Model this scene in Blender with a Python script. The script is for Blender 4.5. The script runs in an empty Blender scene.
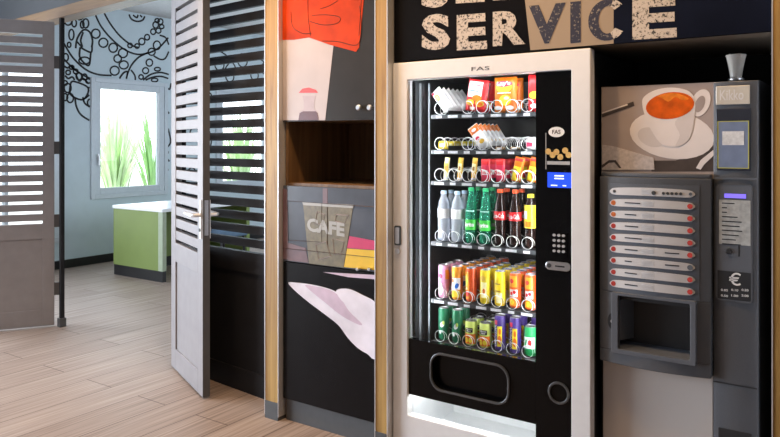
import bpy, bmesh, math, random
from mathutils import Vector, Matrix
random.seed(7)
sc = bpy.context.scene
C = sc.collection
PI = math.pi

# ------------------------------------------------------------------ camera, sky, light, exposure
FOC, EYE, YAW = 706.0, 1.45, math.radians(34.5)
CW, SW = math.cos(YAW), math.sin(YAW)
cd = bpy.data.cameras.new('camera')
cam = bpy.data.objects.new('camera', cd); C.objects.link(cam)
cam.location = (0, 0, EYE); cam.rotation_euler = (PI/2, 0, YAW)
cd.sensor_width = 36; cd.lens = FOC/780*36
cd.shift_y = -(218.5-144)/780
cd.clip_start = .02
sc.camera = cam

w = bpy.data.worlds.new('sky'); sc.world = w; w.use_nodes = True
bg = w.node_tree.nodes['Background']
bg.inputs[0].default_value = (.86, .94, 1, 1); bg.inputs[1].default_value = 3.2

def area(name, loc, rot, sx, sy, power, col, spread=180):
    d = bpy.data.lights.new(name, 'AREA'); d.shape = 'RECTANGLE'; d.size = sx; d.size_y = sy
    d.energy = power; d.color = col; d.spread = math.radians(spread)
    o = bpy.data.objects.new(name, d); C.objects.link(o); o.location = loc; o.rotation_euler = rot
    return o
COOL, WARM = (.70, .86, 1), (1, .63, .32)
area('daylight_lobby_window', (-7.7, -.1, 1.35), (0, -PI/2, 0), 2.0, 4.4, 560, (.78, .87, 1))
area('added_far_wall_fill', (-2.78, 7.3, 1.9), (0, PI/2, 0), 1.6, 3.0, 68, (.8, .91, 1))  # added cool fill for the far wall; the divider has no window
area('daylight_room_window', (-7.74, 5.53, 1.52), (0, -PI/2, 0), 1.3, 1.0, 20, COOL)
area('daylight_room_window_two', (-7.74, 7.5, 1.52), (0, -PI/2, 0), 1.3, 1.0, 20, COOL)
def downlight(x, y, z, power, size=85):
    d = bpy.data.lights.new('ceiling_downlight', 'SPOT'); d.energy = power; d.color = WARM
    d.spot_size = math.radians(size); d.spot_blend = .7; d.shadow_soft_size = .06
    o = bpy.data.objects.new('ceiling_downlight', d); C.objects.link(o); o.location = (x, y, z)
    return o
for x_, p_ in ((-3.1, 55), (-2.35, 60), (-1.4, 54), (-.45, 36)): downlight(x_, 2.2, 2.74, p_, 125)
downlight(-5.3, .9, 2.74, 20, 125)
downlight(-4.0, 1.8, 2.74, 48, 115)

vs = sc.view_settings
vs.view_transform = 'Standard'; vs.look = 'None'; vs.gamma = 1; vs.exposure = 0
vs.use_curve_mapping = False
sc.cycles.use_denoising = True
sc.cycles.max_bounces = 8; sc.cycles.transparent_max_bounces = 24
sc.cycles.sample_clamp_indirect = 6

# ------------------------------------------------------------------ materials
def mat(name, col, rough=.5, metal=0, vary=.06, scale=25, spec=.5, emit=None, es=0, coat=0, bump=0):
    m = bpy.data.materials.new(name); m.use_nodes = True
    nt = m.node_tree; p = nt.nodes['Principled BSDF']
    p.inputs['Roughness'].default_value = rough; p.inputs['Metallic'].default_value = metal
    p.inputs['Specular IOR Level'].default_value = spec
    p.inputs['Coat Weight'].default_value = coat
    tc = nt.nodes.new('ShaderNodeTexCoord'); nz = nt.nodes.new('ShaderNodeTexNoise')
    nz.inputs['Scale'].default_value = scale; nz.inputs['Detail'].default_value = 3
    nt.links.new(tc.outputs['Object'], nz.inputs['Vector'])
    r = nt.nodes.new('ShaderNodeValToRGB')
    r.color_ramp.elements[0].position = .3; r.color_ramp.elements[1].position = .7
    r.color_ramp.elements[0].color = tuple(c*(1-vary) for c in col)+(1,)
    r.color_ramp.elements[1].color = tuple(min(1, c*(1+vary)) for c in col)+(1,)
    nt.links.new(nz.outputs['Fac'], r.inputs[0]); nt.links.new(r.outputs[0], p.inputs['Base Color'])
    if bump:
        b = nt.nodes.new('ShaderNodeBump'); b.inputs['Strength'].default_value = bump; b.inputs['Distance'].default_value = .002
        nt.links.new(nz.outputs['Fac'], b.inputs['Height']); nt.links.new(b.outputs[0], p.inputs['Normal'])
    if emit:
        p.inputs['Emission Color'].default_value = emit+(1,); p.inputs['Emission Strength'].default_value = es
    return m

def wood(name, c1, c2, rough=.5, axis='Z', scale=1.0):
    m = bpy.data.materials.new(name); m.use_nodes = True
    nt = m.node_tree; p = nt.nodes['Principled BSDF']; p.inputs['Roughness'].default_value = rough
    tc = nt.nodes.new('ShaderNodeTexCoord'); mp = nt.nodes.new('ShaderNodeMapping')
    s = {'X': (1.2, 22, 22), 'Y': (22, 1.2, 22), 'Z': (22, 22, 1.2)}[axis]
    mp.inputs['Scale'].default_value = tuple(v*scale for v in s)
    nz = nt.nodes.new('ShaderNodeTexNoise'); nz.inputs['Scale'].default_value = 1.6; nz.inputs['Detail'].default_value = 6
    nz.inputs['Distortion'].default_value = .6
    r = nt.nodes.new('ShaderNodeValToRGB')
    r.color_ramp.elements[0].position = .3; r.color_ramp.elements[1].position = .68
    r.color_ramp.elements[0].color = c1+(1,); r.color_ramp.elements[1].color = c2+(1,)
    L = nt.links.new
    L(tc.outputs['Object'], mp.inputs[0]); L(mp.outputs[0], nz.inputs['Vector']); L(nz.outputs['Fac'], r.inputs[0])
    L(r.outputs[0], p.inputs['Base Color'])
    return m

def clear(name, tint, mixfac, rough=.08):
    """see-through plastic or glass: transparent, with a share of glossy and tinted diffuse"""
    m = bpy.data.materials.new(name); m.use_nodes = True
    nt = m.node_tree; p = nt.nodes['Principled BSDF']; out = nt.nodes['Material Output']
    p.inputs['Base Color'].default_value = tint+(1,); p.inputs['Roughness'].default_value = rough
    t = nt.nodes.new('ShaderNodeBsdfTransparent'); t.inputs[0].default_value = tuple(.55+.45*c for c in tint)+(1,)
    fr = nt.nodes.new('ShaderNodeFresnel'); fr.inputs[0].default_value = 1.4
    ad = nt.nodes.new('ShaderNodeMath'); ad.operation = 'ADD'; ad.use_clamp = True; ad.inputs[1].default_value = mixfac
    mx = nt.nodes.new('ShaderNodeMixShader'); L = nt.links.new
    L(fr.outputs[0], ad.inputs[0]); L(ad.outputs[0], mx.inputs[0]); L(t.outputs[0], mx.inputs[1]); L(p.outputs[0], mx.inputs[2])
    L(mx.outputs[0], out.inputs[0])
    return m

def pane_mat(name):
    m = bpy.data.materials.new(name); m.use_nodes = True
    nt = m.node_tree; out = nt.nodes['Material Output']
    g = nt.nodes.new('ShaderNodeBsdfGlossy'); g.inputs['Roughness'].default_value = .02
    t = nt.nodes.new('ShaderNodeBsdfTransparent'); fr = nt.nodes.new('ShaderNodeFresnel'); fr.inputs[0].default_value = 1.25
    mx = nt.nodes.new('ShaderNodeMixShader'); L = nt.links.new
    L(fr.outputs[0], mx.inputs[0]); L(t.outputs[0], mx.inputs[1]); L(g.outputs[0], mx.inputs[2]); L(mx.outputs[0], out.inputs[0])
    return m

def floor_mat():
    m = bpy.data.materials.new('wood_plank_tiles'); m.use_nodes = True
    nt = m.node_tree; p = nt.nodes['Principled BSDF']; L = nt.links.new; N = nt.nodes.new
    tc = N('ShaderNodeTexCoord'); sx = N('ShaderNodeSeparateXYZ'); cx = N('ShaderNodeCombineXYZ')
    L(tc.outputs['Object'], sx.inputs[0]); L(sx.outputs['Y'], cx.inputs['X']); L(sx.outputs['X'], cx.inputs['Y'])
    br = N('ShaderNodeTexBrick'); br.inputs['Scale'].default_value = 1; br.inputs['Brick Width'].default_value = 1.55
    br.inputs['Row Height'].default_value = .25; br.inputs['Mortar Size'].default_value = .0035; br.offset = .37
    br.inputs['Mortar Smooth'].default_value = .1; br.inputs['Bias'].default_value = 0
    br.inputs['Color1'].default_value = (.34, .272, .23, 1); br.inputs['Color2'].default_value = (.395, .325, .28, 1)
    br.inputs['Mortar'].default_value = (.14, .10, .08, 1)
    L(cx.outputs[0], br.inputs['Vector'])
    mp = N('ShaderNodeMapping'); mp.inputs['Scale'].default_value = (.9, 50, 1); L(cx.outputs[0], mp.inputs[0])
    nz = N('ShaderNodeTexNoise'); nz.inputs['Scale'].default_value = 1.5; nz.inputs['Detail'].default_value = 5; L(mp.outputs[0], nz.inputs['Vector'])
    rp = N('ShaderNodeValToRGB'); rp.color_ramp.elements[0].position = .32; rp.color_ramp.elements[1].position = .68
    rp.color_ramp.elements[0].color = (.60, .56, .53, 1); rp.color_ramp.elements[1].color = (1.12, 1.1, 1.08, 1)
    L(nz.outputs['Fac'], rp.inputs[0])
    mx = N('ShaderNodeMix'); mx.data_type = 'RGBA'; mx.blend_type = 'MULTIPLY'; mx.inputs['Factor'].default_value = 1
    L(br.outputs['Color'], mx.inputs[6]); L(rp.outputs[0], mx.inputs[7]); L(mx.outputs[2], p.inputs['Base Color'])
    p.inputs['Roughness'].default_value = .5; p.inputs['Specular IOR Level'].default_value = .4
    b = N('ShaderNodeBump'); b.inputs['Strength'].default_value = .25; b.inputs['Distance'].default_value = .003
    L(nz.outputs['Fac'], b.inputs['Height']); L(b.outputs[0], p.inputs['Normal'])
    return m

def grunge(name, base, chip, x0=None, x1=None, alt=None, scale=70, lo=.56):
    """worn print; between object-space x0 and x1 the print swaps to the colour alt"""
    m = bpy.data.materials.new(name); m.use_nodes = True
    nt = m.node_tree; p = nt.nodes['Principled BSDF']; L = nt.links.new; N = nt.nodes.new
    p.inputs['Roughness'].default_value = .6
    tc = N('ShaderNodeTexCoord'); nz = N('ShaderNodeTexNoise'); nz.inputs['Scale'].default_value = scale; nz.inputs['Detail'].default_value = 8
    nz.inputs['Roughness'].default_value = .75
    L(tc.outputs['Object'], nz.inputs['Vector'])
    r = N('ShaderNodeValToRGB'); r.color_ramp.elements[0].position = lo; r.color_ramp.elements[1].position = lo+.03
    L(nz.outputs['Fac'], r.inputs[0])
    mx = N('ShaderNodeMix'); mx.data_type = 'RGBA'; L(r.outputs[0], mx.inputs['Factor'])
    mx.inputs[6].default_value = base+(1,); mx.inputs[7].default_value = chip+(1,)
    L(mx.outputs[2], p.inputs['Base Color'])
    return m

CREAM, NAVY = (.50, .43, .36), (.012, .012, .03)
M = {}
M['floor'] = floor_mat()
M['white_wall'] = mat('white_wall_paint', (.74, .76, .78), .8, scale=6, vary=.03)
M['blue_wall'] = mat('pale_blue_wall_paint', (.56, .66, .72), .8, scale=6, vary=.03)
M['ceil'] = mat('ceiling_paint', (.55, .55, .55), .85)
M['brown_wall'] = mat('brown_wall_paint', (.12, .095, .08), .8)
M['dark_ceil'] = mat('dark_fascia_paint', (.014, .016, .02), .5)
M['black_skirt'] = mat('black_skirting', (.012, .012, .013), .4)
M['taupe'] = mat('taupe_door_paint', (.255, .24, .245), .42, scale=12)
M['shade_dark'] = mat('shade_darkened_door_paint', (.02, .0195, .021), .5, spec=.08, scale=12)  # darkened door paint; the louvre panel's shade is put into this colour
M['edge'] = mat('dark_door_edge', (.07, .068, .068), .5)
M['oak'] = wood('oak_post_veneer', (.27, .14, .03), (.47, .29, .085))
M['oak_h'] = wood('oak_header_veneer', (.10, .046, .012), (.16, .085, .028), axis='X')
M['darkoak'] = wood('dark_niche_veneer', (.10, .05, .02), (.20, .11, .045))
M['alu'] = mat('satin_aluminium', (.75, .76, .78), .35, .6, vary=.03)
M['steel'] = mat('brushed_steel', (.62, .62, .63), .28, 1, vary=.05, scale=60)
M['chrome'] = mat('bright_coil_wire', (.92, .93, .94), .35, .1, vary=.02)
M['foot'] = mat('grey_post_foot', (.075, .08, .085), .5)
M['door_blk'] = mat('black_printed_laminate', (.004, .0045, .006), .22, spec=.2, vary=.1, scale=8)
M['door_gry'] = mat('charcoal_printed_laminate', (.033, .031, .030), .25, spec=.2, vary=.06, scale=8)
M['orange_red'] = mat('printed_orange_red_cloth', (.50, .042, .002), .45, spec=.15, vary=.22, scale=9)
M['pinkish'] = mat('printed_pale_sleeve', (.47, .41, .405), .35, vary=.06, scale=7)
M['skin'] = mat('printed_pale_skin', (.78, .74, .81), .32, vary=.12, scale=9)
M['skin_d'] = mat('printed_skin_fold', (.60, .47, .57), .35, vary=.15, scale=12)
M['ink'] = mat('printed_dark_line', (.05, .015, .01), .4)
M['red_ink'] = mat('printed_red', (.65, .05, .04), .4)
M['wine'] = mat('printed_dark_liquid', (.10, .03, .03), .35)
M['glassart'] = mat('printed_glass', (.42, .34, .36), .35)
M['kraft'] = mat('printed_kraft_cup', (.165, .138, .08), .4, vary=.25, scale=40)
M['kraft_l'] = mat('printed_cup_letters', (.40, .39, .36), .4)
M['cafe_bg'] = mat('printed_grey_blue', (.075, .086, .108), .25, vary=.25, scale=5)
M['magenta'] = mat('printed_magenta_book', (.55, .03, .12), .4)
M['yellow_b'] = mat('printed_yellow_book', (.75, .47, .02), .4)
M['mauve'] = mat('printed_mauve_curtain', (.16, .09, .10), .4, vary=.25, scale=12)
M['vend_white'] = mat('white_powder_coat', (.74, .74, .745), .38, vary=.02, spec=.4)
M['vend_blk'] = mat('gloss_black_panel', (.003, .003, .0035), .2, vary=.1, spec=.18)
M['vend_in'] = mat('dark_interior_liner', (.014, .017, .02), .45)
M['vend_shell'] = mat('black_cabinet_shell', (.012, .012, .013), .5)
M['tray'] = mat('dark_tray_metal', (.05, .055, .06), .4, .3)
M['rail'] = mat('zinc_shelf_rail', (.06, .07, .078), .4, .6)
M['tag'] = mat('white_price_tag', (.62, .64, .66), .5, vary=.15, scale=90)
M['bin_white'] = mat('white_bin_liner', (.85, .86, .86), .5, vary=.02)
M['led'] = mat('cool_led_tube', (.9, .95, 1), .4, emit=(.93, .97, 1), es=70)
M['led4'] = mat('top_led_tube', (.9, .95, 1), .4, emit=(.93, .97, 1), es=26)
M['tray_fill'] = mat('shelf_fill_glow', (.9, .95, 1), .4, emit=(.95, .98, 1), es=13)
M['led2'] = mat('compartment_led_tube', (.9, .95, 1), .4, emit=(.95, .98, 1), es=45)
M['screen_blue'] = mat('blue_lcd_screen', (.01, .03, .4), .3, emit=(.02, .09, .95), es=1.0)
M['screen_txt'] = mat('white_lcd_text', (.7, .8, 1), .3, emit=(.8, .9, 1), es=1.2)
M['key'] = mat('grey_keypad_key', (.42, .43, .44), .4)
M['trimgrey'] = mat('dark_grey_trim', (.09, .095, .10), .3, .5)
M['gold'] = mat('printed_gold_coin', (.65, .42, .14), .4, vary=.2, scale=150)
M['white_ink'] = mat('white_print', (.75, .75, .75), .5)
M['pane'] = pane_mat('clear_glass_pane')
M['niche'] = mat('black_niche_paint', (.008, .008, .008), .7)
M['sign_bg'] = mat('dark_sign_print', (.004, .0035, .004), .5, spec=.06, vary=.3, scale=5)
M['sign_tan'] = grunge('tan_sign_print', (.30, .225, .15), (.22, .16, .11), lo=.66)
M['sign_navy'] = mat('navy_sign_print', (.005, .007, .016), .5, spec=.06, vary=.3, scale=4)
M['let_cream'] = grunge('worn_cream_letter', CREAM, (.012, .01, .009), lo=.535, scale=85)
M['let_navy'] = grunge('worn_navy_letter', NAVY, (.30, .24, .17), lo=.575, scale=85)
M['soffit'] = mat('sign_underside_paint', (.20, .16, .12), .55)
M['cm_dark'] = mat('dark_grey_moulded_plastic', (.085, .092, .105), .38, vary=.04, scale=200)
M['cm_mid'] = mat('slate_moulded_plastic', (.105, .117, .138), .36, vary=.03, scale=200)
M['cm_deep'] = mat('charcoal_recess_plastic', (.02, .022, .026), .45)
M['cm_beige'] = mat('warm_grey_lower_door', (.56, .52, .49), .42, vary=.03, scale=3)
M['cm_btn'] = mat('silver_button_strip', (.62, .61, .61), .35, .15, vary=.03)
M['btn_red'] = mat('red_button_emblem', (.48, .05, .04), .4, vary=.3, scale=300)
M['btn_orange'] = mat('orange_button_emblem', (.62, .17, .05), .4, vary=.3, scale=300)
M['post_bg'] = mat('poster_taupe_backdrop', (.36, .305, .29), .3, vary=.12, scale=5)
M['post_cup'] = mat('poster_white_china', (.76, .71, .70), .3, vary=.05, scale=10)
M['post_cup_d'] = mat('poster_china_tone', (.64, .59, .58), .3, vary=.06, scale=10)
M['post_tea'] = mat('poster_orange_coffee', (.66, .105, .004), .3, vary=.25, scale=25)
M['post_tea_l'] = mat('poster_coffee_gleam', (.78, .22, .02), .3, vary=.2, scale=40)
M['post_dark'] = mat('poster_dark_table', (.07, .055, .05), .3, vary=.2)
M['post_paper'] = mat('poster_newsprint', (.55, .50, .49), .35, vary=.14, scale=90)
M['kikko'] = mat('pale_steel_plate', (.66, .63, .56), .35, .3, vary=.05)
M['disp_win'] = mat('display_window', (.03, .035, .05), .2)
M['disp_lbl'] = mat('display_panel_blue', (.17, .22, .34), .3, vary=.1)
M['yell_line'] = mat('yellow_green_outline', (.45, .45, .12), .4)
M['purple_lit'] = mat('lit_violet_display', (.15, .12, .7), .3, emit=(.24, .17, 1), es=.9)
M['label_sheet'] = mat('printed_instruction_sheet', (.36, .38, .38), .5, vary=.2, scale=50)
M['green'] = mat('olive_green_panel', (.20, .27, .075), .45, vary=.04, scale=5)
M['green_edge'] = mat('pale_green_edge_panel', (.36, .42, .30), .45)
M['white_top'] = mat('white_laminate_top', (.84, .86, .88), .3, vary=.02)
M['blue_chair'] = mat('slate_blue_upholstery', (.10, .17, .26), .7)
M['winframe'] = mat('pale_grey_window_frame', (.56, .62, .68), .4, vary=.03)
M['leaf_a'] = mat('green_strap_leaf', (.34, .58, .20), .5, vary=.25, scale=4)
M['leaf_b'] = mat('glare_paled_strap_leaf', (.62, .80, .42), .5, vary=.25, scale=4)  # green paled; outdoor glare is put into the leaf colour
M['leaf_c'] = mat('overexposed_strap_leaf', (.78, .86, .66), .5, vary=.1, scale=4)  # nearly white; overexposure is put into this leaf colour
M['gravel'] = mat('pale_gravel', (.7, .7, .66), .9, vary=.15, scale=30)
M['mural'] = mat('black_mural_paint', (.010, .011, .014), .7)
M['cup_clear'] = clear('smoky_clear_cup', (.85, .82, .76), .40, .12)
M['stir'] = mat('wood_and_plastic_stirrers', (.34, .25, .20), .5, vary=.3, scale=60)
def sw(name, col, rough=.32, **k):
    M[name] = mat(name, col, rough, vary=k.pop('vary', .05), **k)
sw('can_pink', (.80, .36, .58)); sw('can_orange', (.88, .33, .02)); sw('can_redor', (.82, .10, .015)); sw('can_yellow', (.90, .68, .02))
sw('can_green', (.012, .19, .085)); sw('can_lime', (.62, .74, .16)); sw('can_purple', (.07, .035, .24)); sw('can_bright_green', (.02, .42, .12))
sw('p_white', (.85, .85, .85)); sw('p_blue', (.03, .16, .62)); sw('p_yellow', (.92, .72, .04)); sw('p_red', (.74, .025, .03)); sw('p_orange', (.84, .19, .012))
sw('p_black', (.03, .025, .02)); sw('p_green', (.06, .62, .07)); sw('p_paleyel', (.93, .85, .45)); sw('p_brown', (.40, .20, .04)); sw('p_gold', (.80, .50, .06))
sw('p_pinkred', (.78, .04, .10)); sw('can_lid', (.72, .73, .75), .25, metal=.6); sw('cap_blue', (.55, .72, .90)); sw('cap_green', (.015, .40, .14)); sw('cap_red', (.82, .09, .02)); sw('cap_yellow', (.9, .7, .03))
sw('cola', (.022, .010, .008), .12); sw('juice', (.85, .60, .03), .2)
M['pet_clear'] = clear('clear_bottle_plastic', (.85, .91, 1), .35, .1)
M['pet_green'] = clear('green_bottle_plastic', (.05, .50, .30), .42, .1)

# ------------------------------------------------------------------ helpers
def ray(x, y):
    t = (x-390)/FOC
    return t*CW-SW, t*SW+CW, -(y-144)/FOC
def at(x, y, Y):
    """where the sight line through a spot of the photo meets the upright plane at depth Y"""
    a, b, c = ray(x, y); k = Y/b
    return Vector((a*k, Y, EYE+c*k))
def atx(x, y, X):
    a, b, c = ray(x, y); k = X/a
    return Vector((X, b*k, EYE+c*k))

def top(o):
    while o.parent: o = o.parent
    return o

class MB:
    def __init__(s): s.v = []; s.f = []; s.sm = []
    def add(s, vs, fs, smooth=False):
        b = len(s.v); s.v += [tuple(v) for v in vs]
        for f in fs: s.f.append([b+i for i in f]); s.sm.append(smooth)
        return s
    def box(s, x0, x1, y0, y1, z0, z1):
        vs = [(x, y, z) for z in (z0, z1) for y in (y0, y1) for x in (x0, x1)]
        return s.add(vs, [(0,2,3,1), (4,5,7,6), (0,1,5,4), (2,6,7,3), (0,4,6,2), (1,3,7,5)])
    def prism(s, pts, d, smooth=False):
        """planar outline pts (3-D) swept along vector d"""
        n = len(pts); d = Vector(d); P = [Vector(p) for p in pts]
        s.add(P+[p+d for p in P], [tuple(range(n))[::-1], tuple(range(n, 2*n))]+[(i, (i+1) % n, n+(i+1) % n, n+i) for i in range(n)], smooth)
        return s
    def face(s, pts): return s.add(pts, [tuple(range(len(pts)))])
    def xz(s, pts, y, t): return s.prism([(x, y, z) for x, z in pts], (0, t, 0))
    def ring_xz(s, outer, inner, y, t):
        n = len(outer)
        vs = [(x, y, z) for x, z in outer]+[(x, y, z) for x, z in inner]+[(x, y+t, z) for x, z in outer]+[(x, y+t, z) for x, z in inner]
        fs = []
        for i in range(n):
            j = (i+1) % n
            fs += [(i, j, n+j, n+i), (2*n+j, 2*n+i, 3*n+i, 3*n+j), (j, i, 2*n+i, 2*n+j), (n+i, n+j, 3*n+j, 3*n+i)]
        return s.add(vs, fs)
    def lathe(s, prof, cx=0, cy=0, n=20, smooth=True):
        vs = []; fs = []
        for r, z in prof:
            for i in range(n):
                a = 2*PI*i/n; vs.append((cx+r*math.cos(a), cy+r*math.sin(a), z))
        for k in range(len(prof)-1):
            for i in range(n):
                j = (i+1) % n; fs.append((k*n+i, k*n+j, (k+1)*n+j, (k+1)*n+i))
        fs.append(tuple(range(n))[::-1]); fs.append(tuple((len(prof)-1)*n+i for i in range(n)))
        return s.add(vs, fs, smooth)
    def disc_y(s, x, z, r, y, t, n=20, rz=None):
        rz = rz or r
        return s.xz([(x+r*math.cos(2*PI*i/n), z+rz*math.sin(2*PI*i/n)) for i in range(n)], y, t)
    def tube(s, pts, r, n=6, closed=False):
        P = [Vector(p) for p in pts]; vs = []; fs = []; m = len(P)
        up = Vector((0, 0, 1)); pu = None
        for i, p in enumerate(P):
            if closed: t = P[(i+1) % m]-P[i-1]
            else: t = P[min(i+1, m-1)]-P[max(i-1, 0)]
            t.normalize()
            if pu is None:
                a = t.cross(up)
                if a.length < .1: a = t.cross(Vector((1, 0, 0)))
                a.normalize()
            else:
                a = pu-t*pu.dot(t); a.normalize()
            pu = a; b = t.cross(a)
            for k in range(n):
                g = 2*PI*k/n; vs.append(p+a*(r*math.cos(g))+b*(r*math.sin(g)))
        for i in range(m if closed else m-1):
            j = (i+1) % m
            for k in range(n):
                l = (k+1) % n; fs.append((i*n+k, i*n+l, j*n+l, j*n+k))
        if not closed: fs += [tuple(range(n))[::-1], tuple((m-1)*n+k for k in range(n))]
        return s.add(vs, fs, True)
    def grid(s, fn, nu, nv, smooth=True):
        vs = [fn(i/nu, j/nv) for j in range(nv+1) for i in range(nu+1)]
        fs = [(j*(nu+1)+i, j*(nu+1)+i+1, (j+1)*(nu+1)+i+1, (j+1)*(nu+1)+i) for j in range(nv) for i in range(nu)]
        return s.add(vs, fs, smooth)
    def text(s, txt, fn, bold=0.0, depth=0.0, fit=True, res=3):
        """fn maps the unit square (u, v) of the text's box to a 3-D point"""
        cu = bpy.data.curves.new('t', 'FONT'); cu.body = txt; cu.offset = bold; cu.resolution_u = res
        ob = bpy.data.objects.new('t', cu); C.objects.link(ob)
        dg = bpy.context.evaluated_depsgraph_get(); me = bpy.data.meshes.new_from_object(ob.evaluated_get(dg))
        vs = [v.co.copy() for v in me.vertices]; fs = [tuple(p.vertices) for p in me.polygons]
        bpy.data.objects.remove(ob); bpy.data.curves.remove(cu); bpy.data.meshes.remove(me)
        x0 = min(v.x for v in vs); x1 = max(v.x for v in vs); y0 = min(v.y for v in vs); y1 = max(v.y for v in vs)
        s.add([fn((v.x-x0)/(x1-x0), (v.y-y0)/(y1-y0)) for v in vs], fs)
        return s
    def text_xz(s, txt, x0, x1, z0, z1, y, bold=0.0):
        return s.text(txt, lambda u, v: (x0+(x1-x0)*u, y, z0+(z1-z0)*v), bold)
    def build(s, name, m, parent=None, world=True, bevel=0, kind=None):
        me = bpy.data.meshes.new(name)
        off = Vector((0, 0, 0))
        if parent is not None and world: off = top(parent).location
        me.from_pydata([tuple(Vector(v)-off) for v in s.v], [], s.f)
        me.polygons.foreach_set('use_smooth', s.sm)
        me.update()
        bm = bmesh.new(); bm.from_mesh(me); bmesh.ops.recalc_face_normals(bm, faces=bm.faces); bm.to_mesh(me); bm.free()
        if any(s.sm): me.set_sharp_from_angle(angle=math.radians(40))
        me.materials.append(M[m] if isinstance(m, str) else m)
        o = bpy.data.objects.new(name, me); C.objects.link(o)
        if parent is not None: o.parent = parent
        if bevel:
            b = o.modifiers.new('bevel', 'BEVEL'); b.width = bevel; b.segments = 2; b.limit_method = 'ANGLE'; b.angle_limit = math.radians(50)
        if kind: o['kind'] = kind
        return o

def tag(o, label, cat, group=None):
    o['label'] = label; o['category'] = cat
    if group: o['group'] = group
    return o
def empty(name, loc, rz=0, label=None, cat=None, group=None, kind=None):
    o = bpy.data.objects.new(name, None); C.objects.link(o); o.location = loc; o.rotation_euler = (0, 0, rz)
    o.empty_display_size = .1
    if label: tag(o, label, cat, group)
    if kind: o['kind'] = kind
    return o
def copy_tree(o, parent=None):
    c = o.copy(); C.objects.link(c)
    if parent is not None: c.parent = parent
    for ch in list(o.children): copy_tree(ch, c)
    return c
def rrect(x0, x1, z0, z1, r, n=6):
    pts = []
    for cx, cz, a0 in ((x1-r, z1-r, 0), (x0+r, z1-r, PI/2), (x0+r, z0+r, PI), (x1-r, z0+r, 1.5*PI)):
        for i in range(n+1):
            a = a0+PI/2*i/n; pts.append((cx+r*math.cos(a), cz+r*math.sin(a)))
    return pts
def B(*a): return MB().box(*a)
def px_poly(pts, Y, t=-.0012):
    """printed shape on an upright panel at depth Y, as thin film standing t proud"""
    return MB().prism([at(x, y, Y) for x, y in pts], (0, t, 0))
def smooth_loop(pts, n=6, closed=True):
    P = [Vector((a, b, 0)) for a, b in pts]; out = []; m = len(P)
    for i in range(m if closed else m-1):
        p0 = P[(i-1) % m] if closed or i > 0 else P[0]; p1 = P[i]; p2 = P[(i+1) % m]
        p3 = P[(i+2) % m] if closed or i+2 < m else P[-1]
        for k in range(n):
            t = k/n
            q = .5*((2*p1)+(p2-p0)*t+(2*p0-5*p1+4*p2-p3)*t*t+(3*p1-p0-3*p2+p3)*t**3)
            out.append((q.x, q.y))
    if not closed: out.append((P[-1].x, P[-1].y))
    return out

# ------------------------------------------------------------------ room shell
WX = -7.8
def struct(mb, name, m, bevel=0): return mb.build(name, m, kind='structure', bevel=bevel)
struct(B(-8.0, 2.6, -3.1, 10.1, -.1, 0), 'floor', 'floor')
struct(B(-8.0, 2.6, -3.1, 3.0, 2.8, 2.9), 'ceiling', 'ceil')
struct(B(-8.0, -2.58, 3.0, 10.1, 3.13, 3.23), 'ceiling_room', 'ceil')
def wall_x(name, x0, x1, y0, y1, z1, holes, m):
    mb = MB(); y = y0
    for a, b, c, d in sorted(holes):
        mb.box(x0, x1, y, a, 0, z1); mb.box(x0, x1, a, b, 0, c); mb.box(x0, x1, a, b, d, z1); y = b
    mb.box(x0, x1, y, y1, 0, z1)
    return struct(mb, name, m)
wins = [(3.40, 4.58, .36, 2.36), (5.02, 6.04, .83, 2.21), (6.98, 8.0, .83, 2.21)]
wall_x('wall_far', WX-.16, WX, 2.6, 10, 3.13, wins, 'blue_wall')
lobwin = (-2.3, 2.1, .25, 2.45)
wall_x('wall_left', WX-.16, WX, -3, 2.6, 2.8, [lobwin], 'white_wall')
struct(B(-8, 2.6, -3.1, -3, 0, 2.8), 'wall_back', 'brown_wall')
struct(B(2.5, 2.6, -3, 3.5, 0, 2.8), 'wall_right', 'brown_wall')
struct(B(-8, -2.58, 10, 10.1, 0, 3.13), 'wall_rear', 'white_wall')
struct(B(-2.70, -2.60, 2.93, 10, 0, 3.13), 'wall_divider', 'white_wall')
struct(B(-2.6, 2.6, 3.5, 3.6, 0, 2.8), 'wall_niche', 'niche')
struct(B(-.17, 2.5, 2.78, 3.5, 0, 2.8), 'wall_front', 'brown_wall')
struct(B(WX, WX+.018, 2.6, 10, 0, .098), 'baseboard_far', 'black_skirt')
struct(B(-30, -8.0, -8, 22, -.3, -.12), 'ground', 'gravel')

def window(name, hole, handle=True):
    y0, y1, z0, z1 = hole
    fw, c = .055, .05
    mb = MB()
    x0, x1 = WX-.08, WX+.02
    def fr(xa, xb, a, b, c0, d, wd):
        mb.box(xa, xb, a, a+wd, c0, d); mb.box(xa, xb, b-wd, b, c0, d); mb.box(xa, xb, a+wd, b-wd, c0, c0+wd); mb.box(xa, xb, a+wd, b-wd, d-wd, d)
    # casing on the room side, then sash
    fr(WX, WX+.022, y0-.05, y1+.05, z0-.05, z1+.05, .055)
    o = mb.build(name, 'winframe', kind='structure', bevel=.003)
    mb = MB()
    fr(WX-.07, WX+.012, y0+.005, y1-.005, z0+.005, z1-.005, .075)
    mb.build('sash', 'winframe', o, bevel=.004)
    B(WX-.045, WX-.037, y0+.08, y1-.08, z0+.08, z1-.08).build('glass', 'pane', o)
    if name == 'window_3': B(WX-.06, WX+.008, 3.95, 3.99, z0+.08, z1-.08).build('mullion', 'winframe', o)
    if handle:
        h = MB().box(WX+.012, WX+.03, y0+.03, y0+.055, 1.25, 1.33).box(WX+.03, WX+.045, y0+.033, y0+.052, 1.19, 1.31)
        h.build('window_handle', 'alu', o, bevel=.003)
    return o
window('window_1', wins[1]); window('window_2', wins[2]); window('window_3', wins[0], False)
window('window_4', lobwin, False)

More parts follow.
